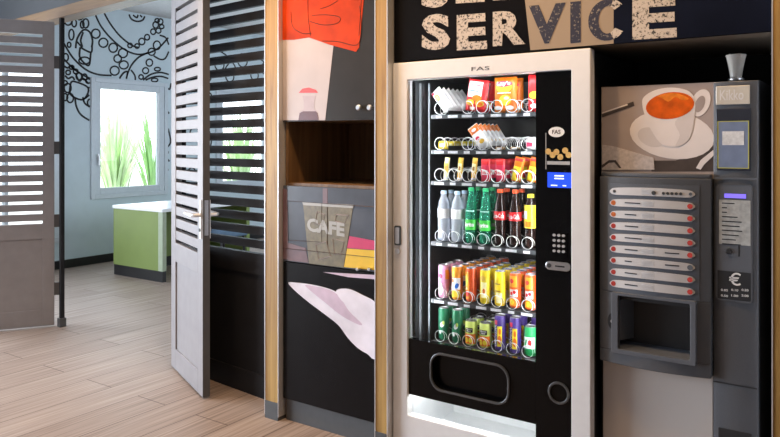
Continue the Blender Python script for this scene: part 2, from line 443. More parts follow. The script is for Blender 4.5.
# the painted line drawing on the far wall
def zb(x, y): return (60+x/3.975, y/3.975)
strokes = [
 [(135,45),(160,100),(200,150),(250,193),(300,215),(345,212),(390,192),(430,150)], [(168,38),(200,95),(240,145),(285,180),(312,189)],
 [(15,172),(50,228),(100,275),(150,296),(205,300)], [(15,235),(60,278),(110,308),(140,318)],
 [(62,192),(66,160),(80,132),(97,118),(118,128),(129,160),(126,188)], [(66,165),(88,186),(82,160),(92,128)], [(80,188),(122,208),(127,182)], [(80,188),(78,226),(98,252),(116,258),(122,208)],
 [(272,48),(282,74),(305,85),(328,80),(338,62)], [(290,60),(305,70),(312,58),(326,68)],
 [(266,300),(282,262),(312,228),(352,208)], [(282,278),(297,300),(299,318)], [(330,318),(360,296),(398,288),(432,296)], [(372,222),(398,236),(418,232),(432,205)], [(340,318),(372,306),(402,304),(430,312)], [(396,140),(420,150),(432,178)],
 [(42,330),(57,324),(112,350),(92,396),(42,376),(42,330)], [(112,350),(126,342)], [(92,396),(120,372),(124,346)],
 [(60,388),(64,420),(82,455),(122,482)], [(90,386),(98,410),(118,425)],
 [(236,312),(252,290),(268,286),(262,318)], [(15,262),(30,270),(42,262),(52,276)], [(20,300),(32,312),(48,306),(58,318)], [(62,62),(74,78),(90,72),(100,56),(112,62)],
 [(62,294),(76,322),(92,312),(110,330)]]
strokes_b = [[(390,60),(384,100),(397,122)], [(384,150),(398,196),(402,228),(385,250)], [(386,300),(392,330),(384,352),(392,372)], [(210,416),(218,430),(226,416)], [(384,20),(398,34),(404,12)], [(394,260),(388,282),(398,296)]]
circles = [(32,86,14,14),(56,92,9,15),(142,134,17,18),(172,170,18,18),(211,190,17,18),(250,211,18,18),(229,233,15,15),(253,258,18,16),(217,281,18,18),(45,138,10,21),(36,178,7,10),(22,228,11,15),(102,93,12,18),(88,98,7,14),(76,66,10,7),
 (97,241,22,14),(278,181,9,9),(306,183,9,9),(325,165,12,13),(346,148,10,11),(370,126,10,11),(391,122,10,10),(380,99,11,13),(399,86,10,11),(404,106,9,8),(386,82,9,8),(364,206,14,14),(385,180,14,17),(355,249,13,14),(340,281,12,12),(322,306,9,9),(387,275,12,7),(376,318,13,7),
 (30,350,14,18),(40,390,13,18),(20,386,10,14),(62,284,9,9),(75,304,11,14),(98,306,9,12),(46,268,9,8),(32,288,9,9),(112,322,10,9),(118,408,9,14),(20,330,9,9),(70,70,6,5)]
def ribbon(mb, pts, wd, closed=False):
    P = [atx(x, y, WX) for x, y in pts]; m = len(P); L = []; R = []
    for i in range(m):
        t = (P[(i+1) % m]-P[i-1]) if closed else (P[min(i+1, m-1)]-P[max(i-1, 0)])
        t.normalize(); n = Vector((0, -t.z, t.y))*wd/2
        L.append(P[i]+n); R.append(P[i]-n)
    for i in range(m if closed else m-1):
        j = (i+1) % m
        mb.prism([L[i], L[j], R[j], R[i]], (.004, 0, 0))
mur = MB()
def clipped(pts):   # the drawing stops at the window casing
    y0, y1, z0, z1 = wins[1]
    run = []
    for p in pts:
        q = atx(p[0], p[1], WX)
        if y0-.055 < q.y < y1+.055 and z0-.055 < q.z < z1+.055 or q.z > 3.11:
            if len(run) > 1: yield run
            run = []
        else: run.append(p)
    if len(run) > 1: yield run
for st in strokes:
    for run in clipped(smooth_loop([zb(*p) for p in st], 5, False)): ribbon(mur, run, .022)
for st in strokes_b:
    for run in clipped(smooth_loop([(60+x/3.64, 80+y/3.64) for x, y in st], 5, False)): ribbon(mur, run, .022)
for cx, cy, rx, ry in circles:
    for run in clipped([zb(cx+rx*math.cos(a*PI/8), cy+ry*math.sin(a*PI/8)) for a in range(17)]): ribbon(mur, run, .019)
# the same drawing runs on to the right, over and beside the second window
def arc_yz(cy, cz, r, a0, a1, wd=.02, n=14):
    P = [Vector((WX, cy+r*math.cos(a0+(a1-a0)*i/n), cz+r*math.sin(a0+(a1-a0)*i/n))) for i in range(n+1)]
    for i in range(n):
        t = (P[i+1]-P[i]).normalized(); k = Vector((0, -t.z, t.y))*wd/2
        mur.prism([P[i]+k, P[i+1]+k, P[i+1]-k, P[i]-k], (.004, 0, 0))
for cy, cz, r in [(6.45,2.5,.09),(6.62,2.66,.08),(6.75,2.42,.1),(7.0,2.6,.09),(7.2,2.44,.08),(7.45,2.7,.1),(7.7,2.5,.08),(7.95,2.62,.1),(8.25,2.4,.09),(6.55,1.6,.08),(6.7,1.3,.09),(6.5,1.05,.07),(6.66,1.9,.08),(6.8,2.12,.06)]:
    arc_yz(cy, cz, r, 0, 2*PI)
for cy, cz, r, a, b in [(6.9,2.3,.5,.4,2.4),(7.6,2.2,.6,.5,2.6),(8.4,2.1,.5,.8,2.8),(6.6,1.5,.25,-1.4,1.2)]:
    arc_yz(cy, cz, r, a, b)
tag(mur.build('wall_mural', 'mural'), 'black outline drawing of loops and beads painted around the window', 'mural')

# ------------------------------------------------------------------ partition with louvred doors
PH = Vector((-3.77, 2.976, 0)); PL = Vector((-5.31, 3.14, 0)); PR = Vector((-2.69, 2.86, 0))
pdir = (PH-PL).normalized(); pang = math.atan2(pdir.y, pdir.x)
def louvre(mb, x0, x1, y0, y1, z0, ztop, st=.085, pitch=.0775, gap=.027, zfirst=.82, mid=True):
    """stiles, rails and level slats with open gaps"""
    mb.box(x0, x0+st, y0, y1, z0, ztop); mb.box(x1-st, x1, y0, y1, z0, ztop)
    a, b = x0+st, x1-st
    mb.box(a, b, y0, y1, z0, z0+.13); mb.box(a, b, y0, y1, .70, zfirst)
    z = zfirst+gap
    while z+pitch-gap < ztop-.07:
        mb.box(a, b, y0+.004, y1-.004, z, z+pitch-gap); z += pitch
    mb.box(a, b, y0, y1, z, ztop)
    return a, b
# header beam and fascia over the whole partition
hb = empty('trim_1', PL, pang, kind='structure')
MB().box(-2.45, 2.63, -.02, .12, 2.45, 2.535).build('header_beam', 'oak_h', hb, world=False)
MB().box(-2.45, 2.63, .0, .1, 2.535, 3.2).build('fascia', 'dark_ceil', hb, world=False)
# jambs
j = empty('trim_2', PL, pang, kind='structure')
MB().box(-.035, .0, -.01, .02, 0, 2.45).build('jamb', 'shade_dark', j, world=False, bevel=.003)
MB().box(-.042, .008, -.022, .03, 0, .07).build('jamb_foot', 'edge', j, world=False, bevel=.003)
# left leaf
ang = math.atan2(-.85, -.527)
d1 = empty('door_1', PL+Vector((-.052, -.012, 0)), ang, kind='structure')
m_ = MB(); a, b = louvre(m_, .02, .80, -.04, 0, .012, 2.42, gap=.0235)
m_.build('louvre_frame', 'taupe', d1, world=False, bevel=.002)
MB().box(a, b, -.030, -.008, .142, .70).build('lower_panel', 'taupe', d1, world=False)
for z in (.30, .84, 1.42, 2.1):
    MB().box(-.022, .022, -.012, .004, z-.05, z+.05).build('hinge', 'edge', d1, world=False)
# right leaf, folded back towards the fixed louvre
ang = math.atan2(-.281, .633)
d2 = empty('door_2', PH, ang, kind='structure')
m_ = MB(); a, b = louvre(m_, 0, .685, 0, .042, .012, 2.42, st=.10, gap=.022)
m_.build('louvre_frame', 'taupe', d2, world=False, bevel=.002)
MB().box(a, b, .010, .030, .142, .70).build('lower_panel', 'taupe', d2, world=False)
MB().box(.685, .6875, .001, .041, .012, 2.42).build('edge_band', 'edge', d2, world=False)
MB().box(.6875, .6895, .010, .032, .93, 1.13).build('lock_plate', 'steel', d2, world=False)
for s_, y in ((-1, 0), (1, .042)):
    hd = MB().box(.645, .675, min(y, y+s_*.008), max(y, y+s_*.008), .91, 1.13).build('handle_plate', 'alu', d2, world=False, bevel=.002)
    MB().tube([(.66, y, 1.045), (.66, y+s_*.045, 1.045), (.648, y+s_*.055, 1.045), (.60, y+s_*.057, 1.045), (.52, y+s_*.055, 1.045)], .0115, 8).build('lever', 'alu', hd, world=False)
    MB().tube([(.66, y, .96), (.66, y+s_*.014, .96)], .011, 10).build('key_cylinder', 'edge', hd, world=False)
# fixed louvre panel beside the post
v = (PR-PH); fx = empty('wall_partition', PH, math.atan2(v.y, v.x), kind='structure')
m_ = MB(); a, b = louvre(m_, .0, v.length-.005, .02, .055, .0, 2.45, st=.085, gap=.030)
m_.build('louvre_frame', 'shade_dark', fx, world=False)
m_ = MB().box(b-.05, b, .0205, .0545, .82, 2.40).build('wide_stile', 'shade_dark', fx, world=False)
MB().box(a, b, .03, .045, .13, .70).build('lower_panel', 'shade_dark', fx, world=False)

# posts
def post(n, x0, x1, y0, y1):
    p = empty(f'trim_{n}', (x0, y0, 0), kind='structure')
    B(x0+.004, x1-.004, y0, y1, .092, 2.8).build('post_veneer', 'oak', p)
    B(x0+.003, x1-.003, y0-.004, y1, 0, .092).build('post_foot', 'foot', p)
    for xa in (x0, x1-.004): B(xa, xa+.004, y0-.004, y1, .02, 2.8).build('edge_strip', 'alu', p)
post(3, -2.672, -2.572, 2.715, 2.90)
post(4, -1.952, -1.878, 2.715, 3.45)
post(5, -.293, -.17, 2.74, 3.45)

# ------------------------------------------------------------------ printed cupboard between the posts
X0, X1, YF = -2.566, -1.956, 2.742
cb = empty('tall_cabinet', ((X0+X1)/2, 3.0, 0), label='tall built-in cupboard with printed doors and an open niche between oak posts', cat='cabinet')
c_ = MB().box(X0, X0+.018, YF+.02, 3.3, 0, 2.75).box(X1-.018, X1, YF+.02, 3.3, 0, 2.75).box(X0+.018, X1-.018, 3.28, 3.3, .1, 2.75)
c_.box(X0+.018, X1-.018, YF+.02, 3.28, 1.228, 1.246).box(X0+.018, X1-.018, YF+.02, 3.28, 1.568, 1.586).box(X0+.018, X1-.018, YF+.02, 3.28, .1, .118).box(X0+.018, X1-.018, YF+.02, 3.28, 2.73, 2.75)
c_.build('carcass', 'darkoak', cb)
B(X0+.01, X1-.002, YF+.014, YF+.04, 0, .112).build('plinth', 'foot', cb)
ud = B(X0, X1, YF, YF+.018, 1.566, 2.6).build('upper_door', 'door_gry', cb, bevel=.0015)
PX = lambda pts: [(255+x/3.36, y/3.36) for x, y in pts]
px_poly(PX([(93,-80),(93,404),(236,404),(262,170),(268,120),(268,-80)]), YF).build('printed_sleeve', 'pinkish', ud)
px_poly(PX([(93,-120),(93,134),(130,134),(182,126),(250,150),(340,174),(350,160),(372,-60),(374,-120)]), YF, -.0022).build('printed_cloth', 'orange_red', ud)
inkl = MB()
for line in ([(178,-40),(180,60),(188,120)], [(192,52),(240,50),(285,58),(278,78),(230,84),(185,72)], [(352,20),(358,80),(352,140),(330,152),(280,140),(225,138)], [(122,40),(128,90),(160,112),(190,112)], [(220,30),(250,20),(280,2)], [(360,-40),(356,40),(350,120)]):
    P3 = [at(x, y, YF)+Vector((0, -.0026, 0)) for x, y in smooth_loop(PX(line), 5, False)]
    inkl.tube(P3, .0017, 4)
inkl.build('printed_seams', 'ink', ud)
px_poly(PX([(146,404),(150,378),(165,366),(165,342),(160,322),(206,322),(200,342),(200,366),(210,376),(216,404)]), YF, -.0020).build('printed_glass', 'glassart', ud)
px_poly(PX([(147,404),(151,380),(163,374),(205,374),(211,380),(215,404)]), YF, -.0026).build('printed_drink', 'wine', ud)
rl = px_poly(PX([(148,312),(160,298),(182,294),(205,302),(212,312)]), YF, -.0026); rl.build('printed_red_lid', 'red_ink', ud)
def knob(x, z, parent, y=YF, r=.014):
    k = MB()
    prof = [(.005, 0), (.005, .012), (r, .016), (r, .024), (r*.7, .028)]
    n = 14; vs = []; fs = []
    for rr, h in prof:
        for i in range(n): vs.append((x+rr*math.cos(2*PI*i/n), y-h, z+rr*math.sin(2*PI*i/n)))
    for a in range(len(prof)-1):
        for i in range(n): fs.append((a*n+i, a*n+(i+1) % n, (a+1)*n+(i+1) % n, (a+1)*n+i))
    fs.append(tuple((len(prof)-1)*n+i for i in range(n)))
    k.add(vs, fs, True); return k.build('knob', 'steel', parent)
for x in (358.5, 369.5):
    p = at(x, 107.5, YF-.02); knob(p.x, p.z, ud)
# middle drawer front with the cup print
df = B(X0, X1, YF, YF+.018, .837, 1.232).build('drawer_front', 'cafe_bg', cb, bevel=.0015)
PC = lambda pts: [(255+x/3.36, 170+y/3.36) for x, y in pts]
px_poly(PC([(94,62),(108,66),(112,300),(94,300)]), YF).build('printed_curtain', 'mauve', df)
px_poly(PC([(112,245),(170,262),(180,312),(112,304)]), YF).build('printed_curtain', 'mauve', df)
px_poly(PC([(228,62),(244,62),(244,112),(228,112)]), YF).build('printed_curtain', 'mauve', df)
px_poly(PC([(162,112),(330,122),(298,328),(182,314)]), YF, -.0018).build('printed_cup', 'kraft', df)
px_poly(PC([(160,108),(332,117),(330,128),(163,118)]), YF, -.0026).build('printed_cup_rim', 'kraft_l', df)
t_ = MB(); p0, p1 = at(255+176/3.36, 170+205/3.36, YF), at(255+302/3.36, 170+178/3.36, YF)
t_.text('CAFE', lambda u, v: (p0.x+(p1.x-p0.x)*u, YF-.0028, p0.z-.012*u+(p1.z-p0.z+.012)*v), .045); t_.build('printed_letters', 'kraft_l', df)
for pts in ([(210,140),(235,150),(228,185),(204,178)], [(275,150),(315,152),(300,180),(270,172)], [(205,250),(240,240),(255,290),(215,300)], [(262,230),(300,240),(292,280),(268,285)]):
    P3 = [at(x, y, YF)+Vector((0, -.0022, 0)) for x, y in PC(pts)]; MB().tube(P3, .0016, 4, True).build('printed_square', 'glassart', df)
px_poly(PC([(318,222),(404,238),(404,268),(310,262)]), YF, -.0024).build('printed_magenta_book', 'magenta', df)
px_poly(PC([(310,264),(404,270),(404,336),(300,326)]), YF, -.0024).build('printed_yellow_book', 'yellow_b', df)
gl = MB()
for pts in ([(110,104),(112,236),(225,242),(225,112)], ):
    gl.tube([at(x, y, YF)+Vector((0, -.0022, 0)) for x, y in PC(pts)], .0013, 4, True)
for pts in ([(94,262),(404,294)], [(225,112),(404,124)], [(244,124),(244,250)]):
    gl.tube([at(x, y, YF)+Vector((0, -.003, 0)) for x, y in PC(pts)], .0013, 4)
gl.build('seam_line', 'ink', df)
for x in (357.5, 369):
    p = at(x, 270, YF-.02); knob(p.x, p.z+.004, df, r=.008)
# lower door with the printed hand
ld = B(X0, X1, YF, YF+.018, .115, .832).build('lower_door', 'door_blk', cb, bevel=.0015)
PD = lambda pts: [(255+x/2.786, 280+y/2.786) for x, y in pts]
px_poly(PD(smooth_loop([(93,8),(112,7),(160,13),(205,24),(240,40),(290,70),(337,80),(337,213),(312,205),(285,188),(258,160),(232,125),(190,92),(150,62),(112,30)], 4)), YF, -.0012).build('printed_hand', 'skin', ld)
px_poly(PD(smooth_loop([(140,14),(165,17),(205,26),(236,46),(262,86),(298,122),(284,122),(240,98),(195,62),(158,32)], 4)), YF, -.0018).build('printed_fold', 'skin_d', ld)
px_poly(PD(smooth_loop([(228,28),(262,25),(300,42),(337,66),(338,126),(318,122),(288,100),(258,72),(236,50)], 4)), YF, -.0024).build('printed_thumb', 'skin', ld)
px_poly(PD([(190,-22),(337,-14),(337,-2),(260,-8)]), YF).build('printed_sliver', 'skin_d', ld)

# ------------------------------------------------------------------ sign over the machines
sx0, sx1, sz0, sz1, SY = -1.868, -.296, 1.842, 2.42, 2.765
sg = empty('shop_sign', ((sx0+sx1)/2, SY, sz0), label='dark printed self service sign over the two machines', cat='sign')
B(sx0, sx1, SY, 3.48, sz0, sz1).build('sign_box', 'soffit', sg)
B(sx0, sx1, SY-.012, SY-.0005, sz0-.004, sz1).build('face_panel', 'sign_bg', sg)
FY = SY-.012
sp = lambda x, y: at(x, y, FY)
def film(pts, name, m, t=-.001): return px_poly(pts, FY, t).build(name, m, sg)
zb0 = sz0-.002
def clampz(P): return [Vector((p.x, p.y, max(p.z, zb0))) for p in P]
MB().prism(clampz([sp(518.5, -60), sp(530.5, 56), sp(613.6, 56), sp(613.6, -60)]), (0, -.001, 0)).build('tan_patch', 'sign_tan', sg)
MB().prism(clampz([sp(613.7, -60), sp(613.7, 56), sp(771, 40), sp(771, -80)]), (0, -.001, 0)).build('navy_patch', 'sign_navy', sg)
def letter(ch, q, m, bold=.05, y=-.0022):
    """q: photo corners left-bottom, right-bottom, right-top, left-top"""
    c = [sp(*p) for p in q]
    t = MB(); t.text(ch, lambda u, v: ((c[0]*(1-u)+c[1]*u)*(1-v)+(c[3]*(1-u)+c[2]*u)*v)+Vector((0, y, 0)), bold)
    t.build('sign_letter', m, sg)
letter('S', [(421.5,50.5),(450.5,49.5),(450,13.5),(422.5,14.5)], 'let_cream', .045)
letter('E', [(457,50.5),(487.5,49),(486,13),(457,15.2)], 'let_cream', .045)
letter('R', [(493,46.5),(525.5,44),(525,9.5),(493,12)], 'let_cream', .045)
letter('V', [(528,44.5),(566,42.5),(566,2.5),(529,6)], 'let_navy', .05)
letter('I', [(570.5,43.5),(581,42.5),(581,1),(570.5,2)], 'let_navy', .02)
letter('E', [(632.5,40),(677,37.2),(676,-4),(632.5,-1)], 'let_cream', .045)
# the C changes colour where the tan print ends
cc = [sp(588, 41.5), sp(628, 39.5), sp(628, -2), sp(588, .5)]
def c_piece(a0, a1, m):
    t = MB(); cx = (cc[0]+cc[1]+cc[2]+cc[3])/4; rx = (cc[1].x-cc[0].x)/2; rz = (cc[3].z-cc[0].z)/2
    n = 16; P = []
    for r in (1, .50):
        rng = range(n+1) if r == 1 else range(n, -1, -1)
        for i in rng:
            a = a0+(a1-a0)*i/n; P.append(Vector((cx.x+rx*r*math.cos(a)*(.98 if r == 1 else .9), FY-.0022, cx.z+rz*(1 if r == 1 else .66)*math.sin(a))))
    t.face(P); t.build('sign_letter', m, sg)
c_piece(math.radians(72), math.radians(288), 'let_navy')
c_piece(math.radians(42), math.radians(71), 'let_cream'); c_piece(math.radians(289), math.radians(322), 'let_cream')
# upper line, cut by the top of the photograph
letter('S', [(421.5,8.5),(449,7),(449,-29),(421.5,-27)], 'let_cream', .045)
letter('E', [(456,3.6),(485,1.8),(485,-33),(456,-31)], 'let_cream', .045)
letter('L', [(493,.6),(520,-1.2),(520,-36),(493,-34)], 'let_cream', .045)
letter('F', [(530,-1.5),(560,-3),(560,-40),(530,-37)], 'let_navy', .06)

# ------------------------------------------------------------------ snack and drink vending machine
VF = 2.75
VL, VR, VT = -1.873, -.928, 1.83
gx0, gx1, gz0, gz1 = -1.793, -1.163, .545, 1.748
vm = empty('vending_machine', ((VL+VR)/2, 3.1, 0), label='white framed snack and drink vending machine with lit glass front', cat='vending machine')
sh = MB().box(VL+.005, VL+.025, VF+.05, 3.45, .03, VT-.01).box(VR-.025, VR-.005, VF+.05, 3.45, .03, VT-.01).box(VL+.025, VR-.025, 3.42, 3.45, .03, VT-.01)
sh.box(VL+.025, VR-.025, VF+.05, 3.42, VT-.04, VT-.01).box(VL+.025, VR-.025, VF+.05, 3.42, .03, .05)
sh.build('cabinet_shell', 'vend_shell', vm)
for x in (VL+.06, VR-.06):
    for y in (VF+.12, 3.38): MB().lathe([(.022, 0), (.022, .02), (.012, .022), (.012, .032)], x, y, 12).build('levelling_foot', 'trimgrey', vm)
fr = [(gx0, .19), (-1.007, .19), (-1.007, gz1), (gx0, gz1)]; fo = [(VL, .035), (VR, .035), (VR, VT), (VL, VT)]
MB().ring_xz(fo, fr, VF, .05).build('door_frame', 'vend_white', vm, bevel=.004)
B(gx1, -1.0085, VF+.012, VF+.05, .191, gz1-.001).build('control_panel', 'vend_blk', vm)
cp = vm.children[-1]
# lower panel with the collection flap
fx0, fx1, fz0, fz1 = -1.665, -1.288, .340, .498
hole = rrect(fx0, fx1, fz0, fz1, .055)
out = []
lx0, lx1, lz0, lz1 = gx0+.001, gx1-.001, .285, .543
for x, z in hole:   # outline of the panel matched point for point to the hole
    cx_, cz_ = (fx0+fx1)/2, (fz0+fz1)/2; dx, dz = x-cx_, z-cz_
    k = min(((lx1 if dx > 0 else lx0)-cx_)/dx if abs(dx) > 1e-6 else 9e9, ((lz1 if dz > 0 else lz0)-cz_)/dz if abs(dz) > 1e-6 else 9e9)
    out.append([cx_+dx*k, cz_+dz*k])
for c_x, c_z in ((lx0, lz0), (lx0, lz1), (lx1, lz0), (lx1, lz1)):
    i = min(range(len(out)), key=lambda i: (out[i][0]-c_x)**2+(out[i][1]-c_z)**2); out[i] = [c_x, c_z]
lp = MB().ring_xz(out, hole, VF+.012, .03).build('lower_panel', 'vend_blk', vm)
MB().ring_xz(rrect(fx0-.009, fx1+.009, fz0-.009, fz1+.009, .062), rrect(fx0+.001, fx1-.001, fz0+.001, fz1-.001, .054), VF+.002, .012).build('flap_trim', 'trimgrey', lp, bevel=.003)
B(fx0-.02, fx1+.02, VF+.043, VF+.05, fz0-.02, fz1+.02).build('collection_flap', 'vend_blk', lp)
# interior
li = MB().box(gx0-.02, gx0-.012, VF+.05, 3.40, .30, gz1+.03).box(gx1+.012, gx1+.02, VF+.05, 3.40, .30, gz1+.03).box(gx0-.012, gx1+.012, 3.39, 3.40, .30, gz1+.03)
li.box(gx0-.012, gx1+.012, VF+.05, 3.39, .30, .31).box(gx0-.012, gx1+.012, VF+.05, 3.39, gz1+.02, gz1+.03)
li.build('interior_liner', 'vend_in', vm)
rl = MB().box(-1.765, -1.757, 2.892, 2.902, .50, 1.74); rl.build('shelf_rail', 'rail', vm)
MB().box(-1.803, -1.790, 2.87, 2.90, .50, 1.74).build('shelf_rail', 'tray', vm)
rail_ = vm.children[-1]
for i in range(20): MB().box(-1.7905, -1.7885, 2.879, 2.891, .52+i*.06, .54+i*.06).build('rail_slot', 'vend_shell', rail_)
bn = MB().box(gx0-.01, gx0-.002, VF+.055, 3.2, .06, .285).box(gx1+.002, gx1+.01, VF+.055, 3.2, .06, .285).box(gx0-.002, gx1+.002, 3.19, 3.2, .06, .285).box(gx0-.002, gx1+.002, VF+.055, 3.19, .06, .07).box(gx0-.002, gx1+.002, VF+.2, 3.19, .275, .285)
bn.build('base_compartment', 'bin_white', vm)
B(-1.54, -1.525, VF+.19, VF+.195, .07, .085).build('floor_clip', 'trimgrey', vm)
MB().box(gx0+.02, gx1-.02, VF+.056, VF+.066, .288, .297).build('base_light', 'led2', vm)
MB().box(gx0+.01, gx1-.01, VF+.054, VF+.07, gz1+.004, gz1+.018).build('light_tube', 'led4', vm)
MB().box(gx0-.008, gx0+.001, VF+.058, VF+.068, .56, gz1-.01).build('light_tube', 'led', vm)
B(gx0-.006, gx0+.015, VF+.044, VF+.050, gz0+.002, gz1-.004).build('tube_shield', 'vend_blk', vm)  # added plate that keeps the left tube out of view
MB().box(gx1+.002, gx1+.010, VF+.054, VF+.066, .56, gz1-.01).build('light_tube', 'led', vm)
B(gx0, gx1-.0005, VF+.018, VF+.023, gz0, gz1-.001).build('glass_front', 'pane', vm)
# trays with coils and price tags
SLOT = [-1.706+.0742*i for i in range(7)]
TZ = [1.588, 1.420, 1.272, .984, .710, .508]
TRAY_Y0 = 2.898
PITCH = .070
trays = []
coil_mesh = None
def coil_pts(r, n, y0, turns, pitch):
    return [(r*math.sin(2*PI*i/n), y0+pitch*i/n, r*math.cos(2*PI*i/n)) for i in range(int(n*turns)+1)]
def coil_shape(r, wire):
    return MB().tube([(r*math.sin(2*PI*i/18), -.0035, r*math.cos(2*PI*i/18)) for i in range(18)]+coil_pts(r, 18, 0, 6.3, PITCH), wire, 5)
COILS = {.0288: coil_shape(.0288, .0017), .0262: coil_shape(.0262, .0014)}
for k, z in enumerate(TZ):
    t = MB().box(-1.752, gx1+.008, TRAY_Y0, 3.385, z-.008, z).box(-1.752, gx1+.008, TRAY_Y0-.004, TRAY_Y0, z-.018, z+.001)
    for i in range(8): t.box(-1.7445+.0742*i, -1.7425+.0742*i, TRAY_Y0+.02, 3.385, z, z+.022)
    tr = t.build('shelf_tray', 'tray', vm); trays.append(tr)
    if k < 5: MB().box(-1.74, gx1, TRAY_Y0+.002, TRAY_Y0+.008, z-.0145, z-.0090).build('tray_fill_strip', 'tray_fill', tr)  # added glowing strips behind the tray lips, to brighten the products
    for i, x in enumerate(SLOT):
        wt = .052 if (i+k) % 3 else .03
        B(x-wt/2, x+wt/2, TRAY_Y0-.0055, TRAY_Y0-.0042, z-.015, z-.003).build('price_tag', 'tag', tr)
        if k < 2 and i == 1: continue
        R_ = .0288 if k < 3 else .0262; cp_ = COILS[R_]
        cm = MB(); cm.add([(a+x, b+TRAY_Y0+.006, c+z+R_+.003) for a, b, c in cp_.v], cp_.f, True)
        cm.build('spiral_coil', 'chrome', tr)
# control panel furniture
Yc = VF+.012
def pp(x, y): p = at(x, y, Yc); return p.x, p.z
x, z = pp(556.5, 132)
MB().disc_y(x, z, .034, Yc-.0012, .0012, 24, .021).build('oval_sticker', 'p_white', cp)
MB().text_xz('FAS', x-.018, x+.018, z-.008, z+.009, Yc-.0018, .02).build('sticker_text', 'ink', cp.children[-1])
co = MB()
for dx_, dz_ in ((548.5,151.5),(553,155),(557,152),(561,157),(566,150.5),(569.5,155)):
    a, b = pp(dx_*.97+16.2, dz_); co.disc_y(a, b, .0125, Yc-.0014, .0014, 16)
co.build('coin_picture', 'gold', cp)
x0_, z0_ = pp(547, 164.5); x1_, _ = pp(570, 161)
B(x0_, x1_, Yc-.001, Yc, z0_, z0_+.014).build('caption_strip', 'key', cp)
B(x0_-.006, x0_-.003, Yc-.001, Yc, z0_-.02, z0_+.13).build('coin_slot_line', 'key', cp)
scr = B(-1.110, -1.010, Yc-.004, Yc, 1.272, 1.334).build('display_screen', 'screen_blue', cp)
st = MB()
for a, b, c, d in ((-1.080,-1.040,1.318,1.323),(-1.080,-1.040,1.307,1.312),(-1.095,-1.068,1.279,1.283),(-1.045,-1.030,1.279,1.283)): st.box(a, b, Yc-.0052, Yc-.0042, c, d)
st.build('screen_text', 'screen_txt', scr)
kp = B(-1.095, -1.028, Yc-.003, Yc, .990, 1.090).build('keypad', 'vend_blk', cp)
for r in range(4):
    for c in range(3): MB().disc_y(-1.081+c*.0195, 1.078-r*.0215, .0068, Yc-.007, .004, 12, .0056).build('keypad_key', 'key', kp)
sl = MB().xz(rrect(-1.117, -1.012, .935, .970, .017), Yc-.010, .010).build('coin_slot', 'steel', cp, bevel=.002)
MB().box(-1.075, -1.035, Yc-.0115, Yc-.0102, .950, .956).build('slot_opening', 'vend_shell', sl)
MB().disc_y(-1.100, .953, .009, Yc-.013, .003, 14).build('return_button', 'trimgrey', sl)
n = 28; cr = MB().ring_xz([(-1.062+.046*math.cos(2*PI*i/n), .436+.046*math.sin(2*PI*i/n)) for i in range(n)], [(-1.062+.036*math.cos(2*PI*i/n), .436+.036*math.sin(2*PI*i/n)) for i in range(n)], Yc-.008, .008).build('coin_return', 'trimgrey', cp, bevel=.002)
p0, p1 = at(471.5, 71.5, VF), at(489.5, 65.5, VF)
MB().text_xz('FAS', p0.x, p1.x, p0.z+.002, p1.z-.002, VF-.001, .0).build('maker_lettering', 'trimgrey', vm)
p = at(398, 235, VF)
lk = MB().xz(rrect(p.x-.018, p.x+.018, p.z-.048, p.z+.044, .008), VF-.005, .005).build('lock_plate', 'trimgrey', vm)
MB().xz(rrect(p.x-.011, p.x+.011, p.z-.04, p.z+.036, .005), VF-.0075, .003).build('lock_handle', 'steel', lk)
MB().disc_y(p.x, p.z-.075, .013, VF-.008, .008, 14).build('lock_barrel', 'steel', vm)

# ------------------------------------------------------------------ products
COL = ['leftmost column', 'second column from left', 'third column from left', 'middle column', 'third column from right', 'second column from right', 'rightmost column']
ORD = ['front', 'second', 'third', 'fourth', 'fifth', 'sixth']
SHELF = ['top shelf', 'second shelf', 'third shelf', 'bottle shelf', 'upper can shelf', 'bottom shelf']
def place(proto, first, desc, cat, row, col, depth, group, n=1, z=.0045, dx=0, pitch=PITCH, y0=.041):
    """the first instance is the built one, further back ones are copies with their parts"""
    for k in range(n):
        o = proto if (first and k == 0) else copy_tree(proto)
        o.location = (SLOT[col]+dx, TRAY_Y0+y0+pitch*k, TZ[row]+z)
        if k == 0: lb = f'{desc}, front of {COL[col]}, {SHELF[row]}'
        else: lb = f'{desc}, {ORD[k]} from front, {COL[col]}, {SHELF[row]}'
        tag(o, lb, cat, group)
def patch(name, m, parent, r, a0, a1, z0, z1, off=.0004, n=10):
    """curved label patch; angle 0 faces the viewer, positive turns right"""
    mb = MB()
    def P(u, v):
        a = math.radians(a0+(a1-a0)*u); return ((r+off)*math.sin(a), -(r+off)*math.cos(a), z0+(z1-z0)*v)
    mb.grid(P, n, 2); return mb.build(name, m, parent, world=False)
def blob(m, parent, r, ac, zc, da, dz, off=.0010, tilt=0, name='label_print'):
    """oval curved label mark"""
    mb = MB()
    def P(u, v):
        g = 2*PI*u; a = da*v*math.cos(g); b = dz*v*math.sin(g)
        return ((r+off)*math.sin(math.radians(ac+a+b*tilt)), -(r+off)*math.cos(math.radians(ac+a+b*tilt)), zc+b)
    mb.grid(P, 18, 3); return mb.build(name, m, parent, world=False)
def wtext(name, m, parent, txt, r, a0, a1, z0, z1, off=.0008, bold=.03, vert=False):
    mb = MB()
    def P(u, v):
        if vert: u, v = v*-1+1, u
        a = math.radians(a0+(a1-a0)*u); return ((r+off)*math.sin(a), -(r+off)*math.cos(a), z0+(z1-z0)*v)
    mb.text(txt, P, bold, res=2); return mb.build(name, m, parent, world=False)
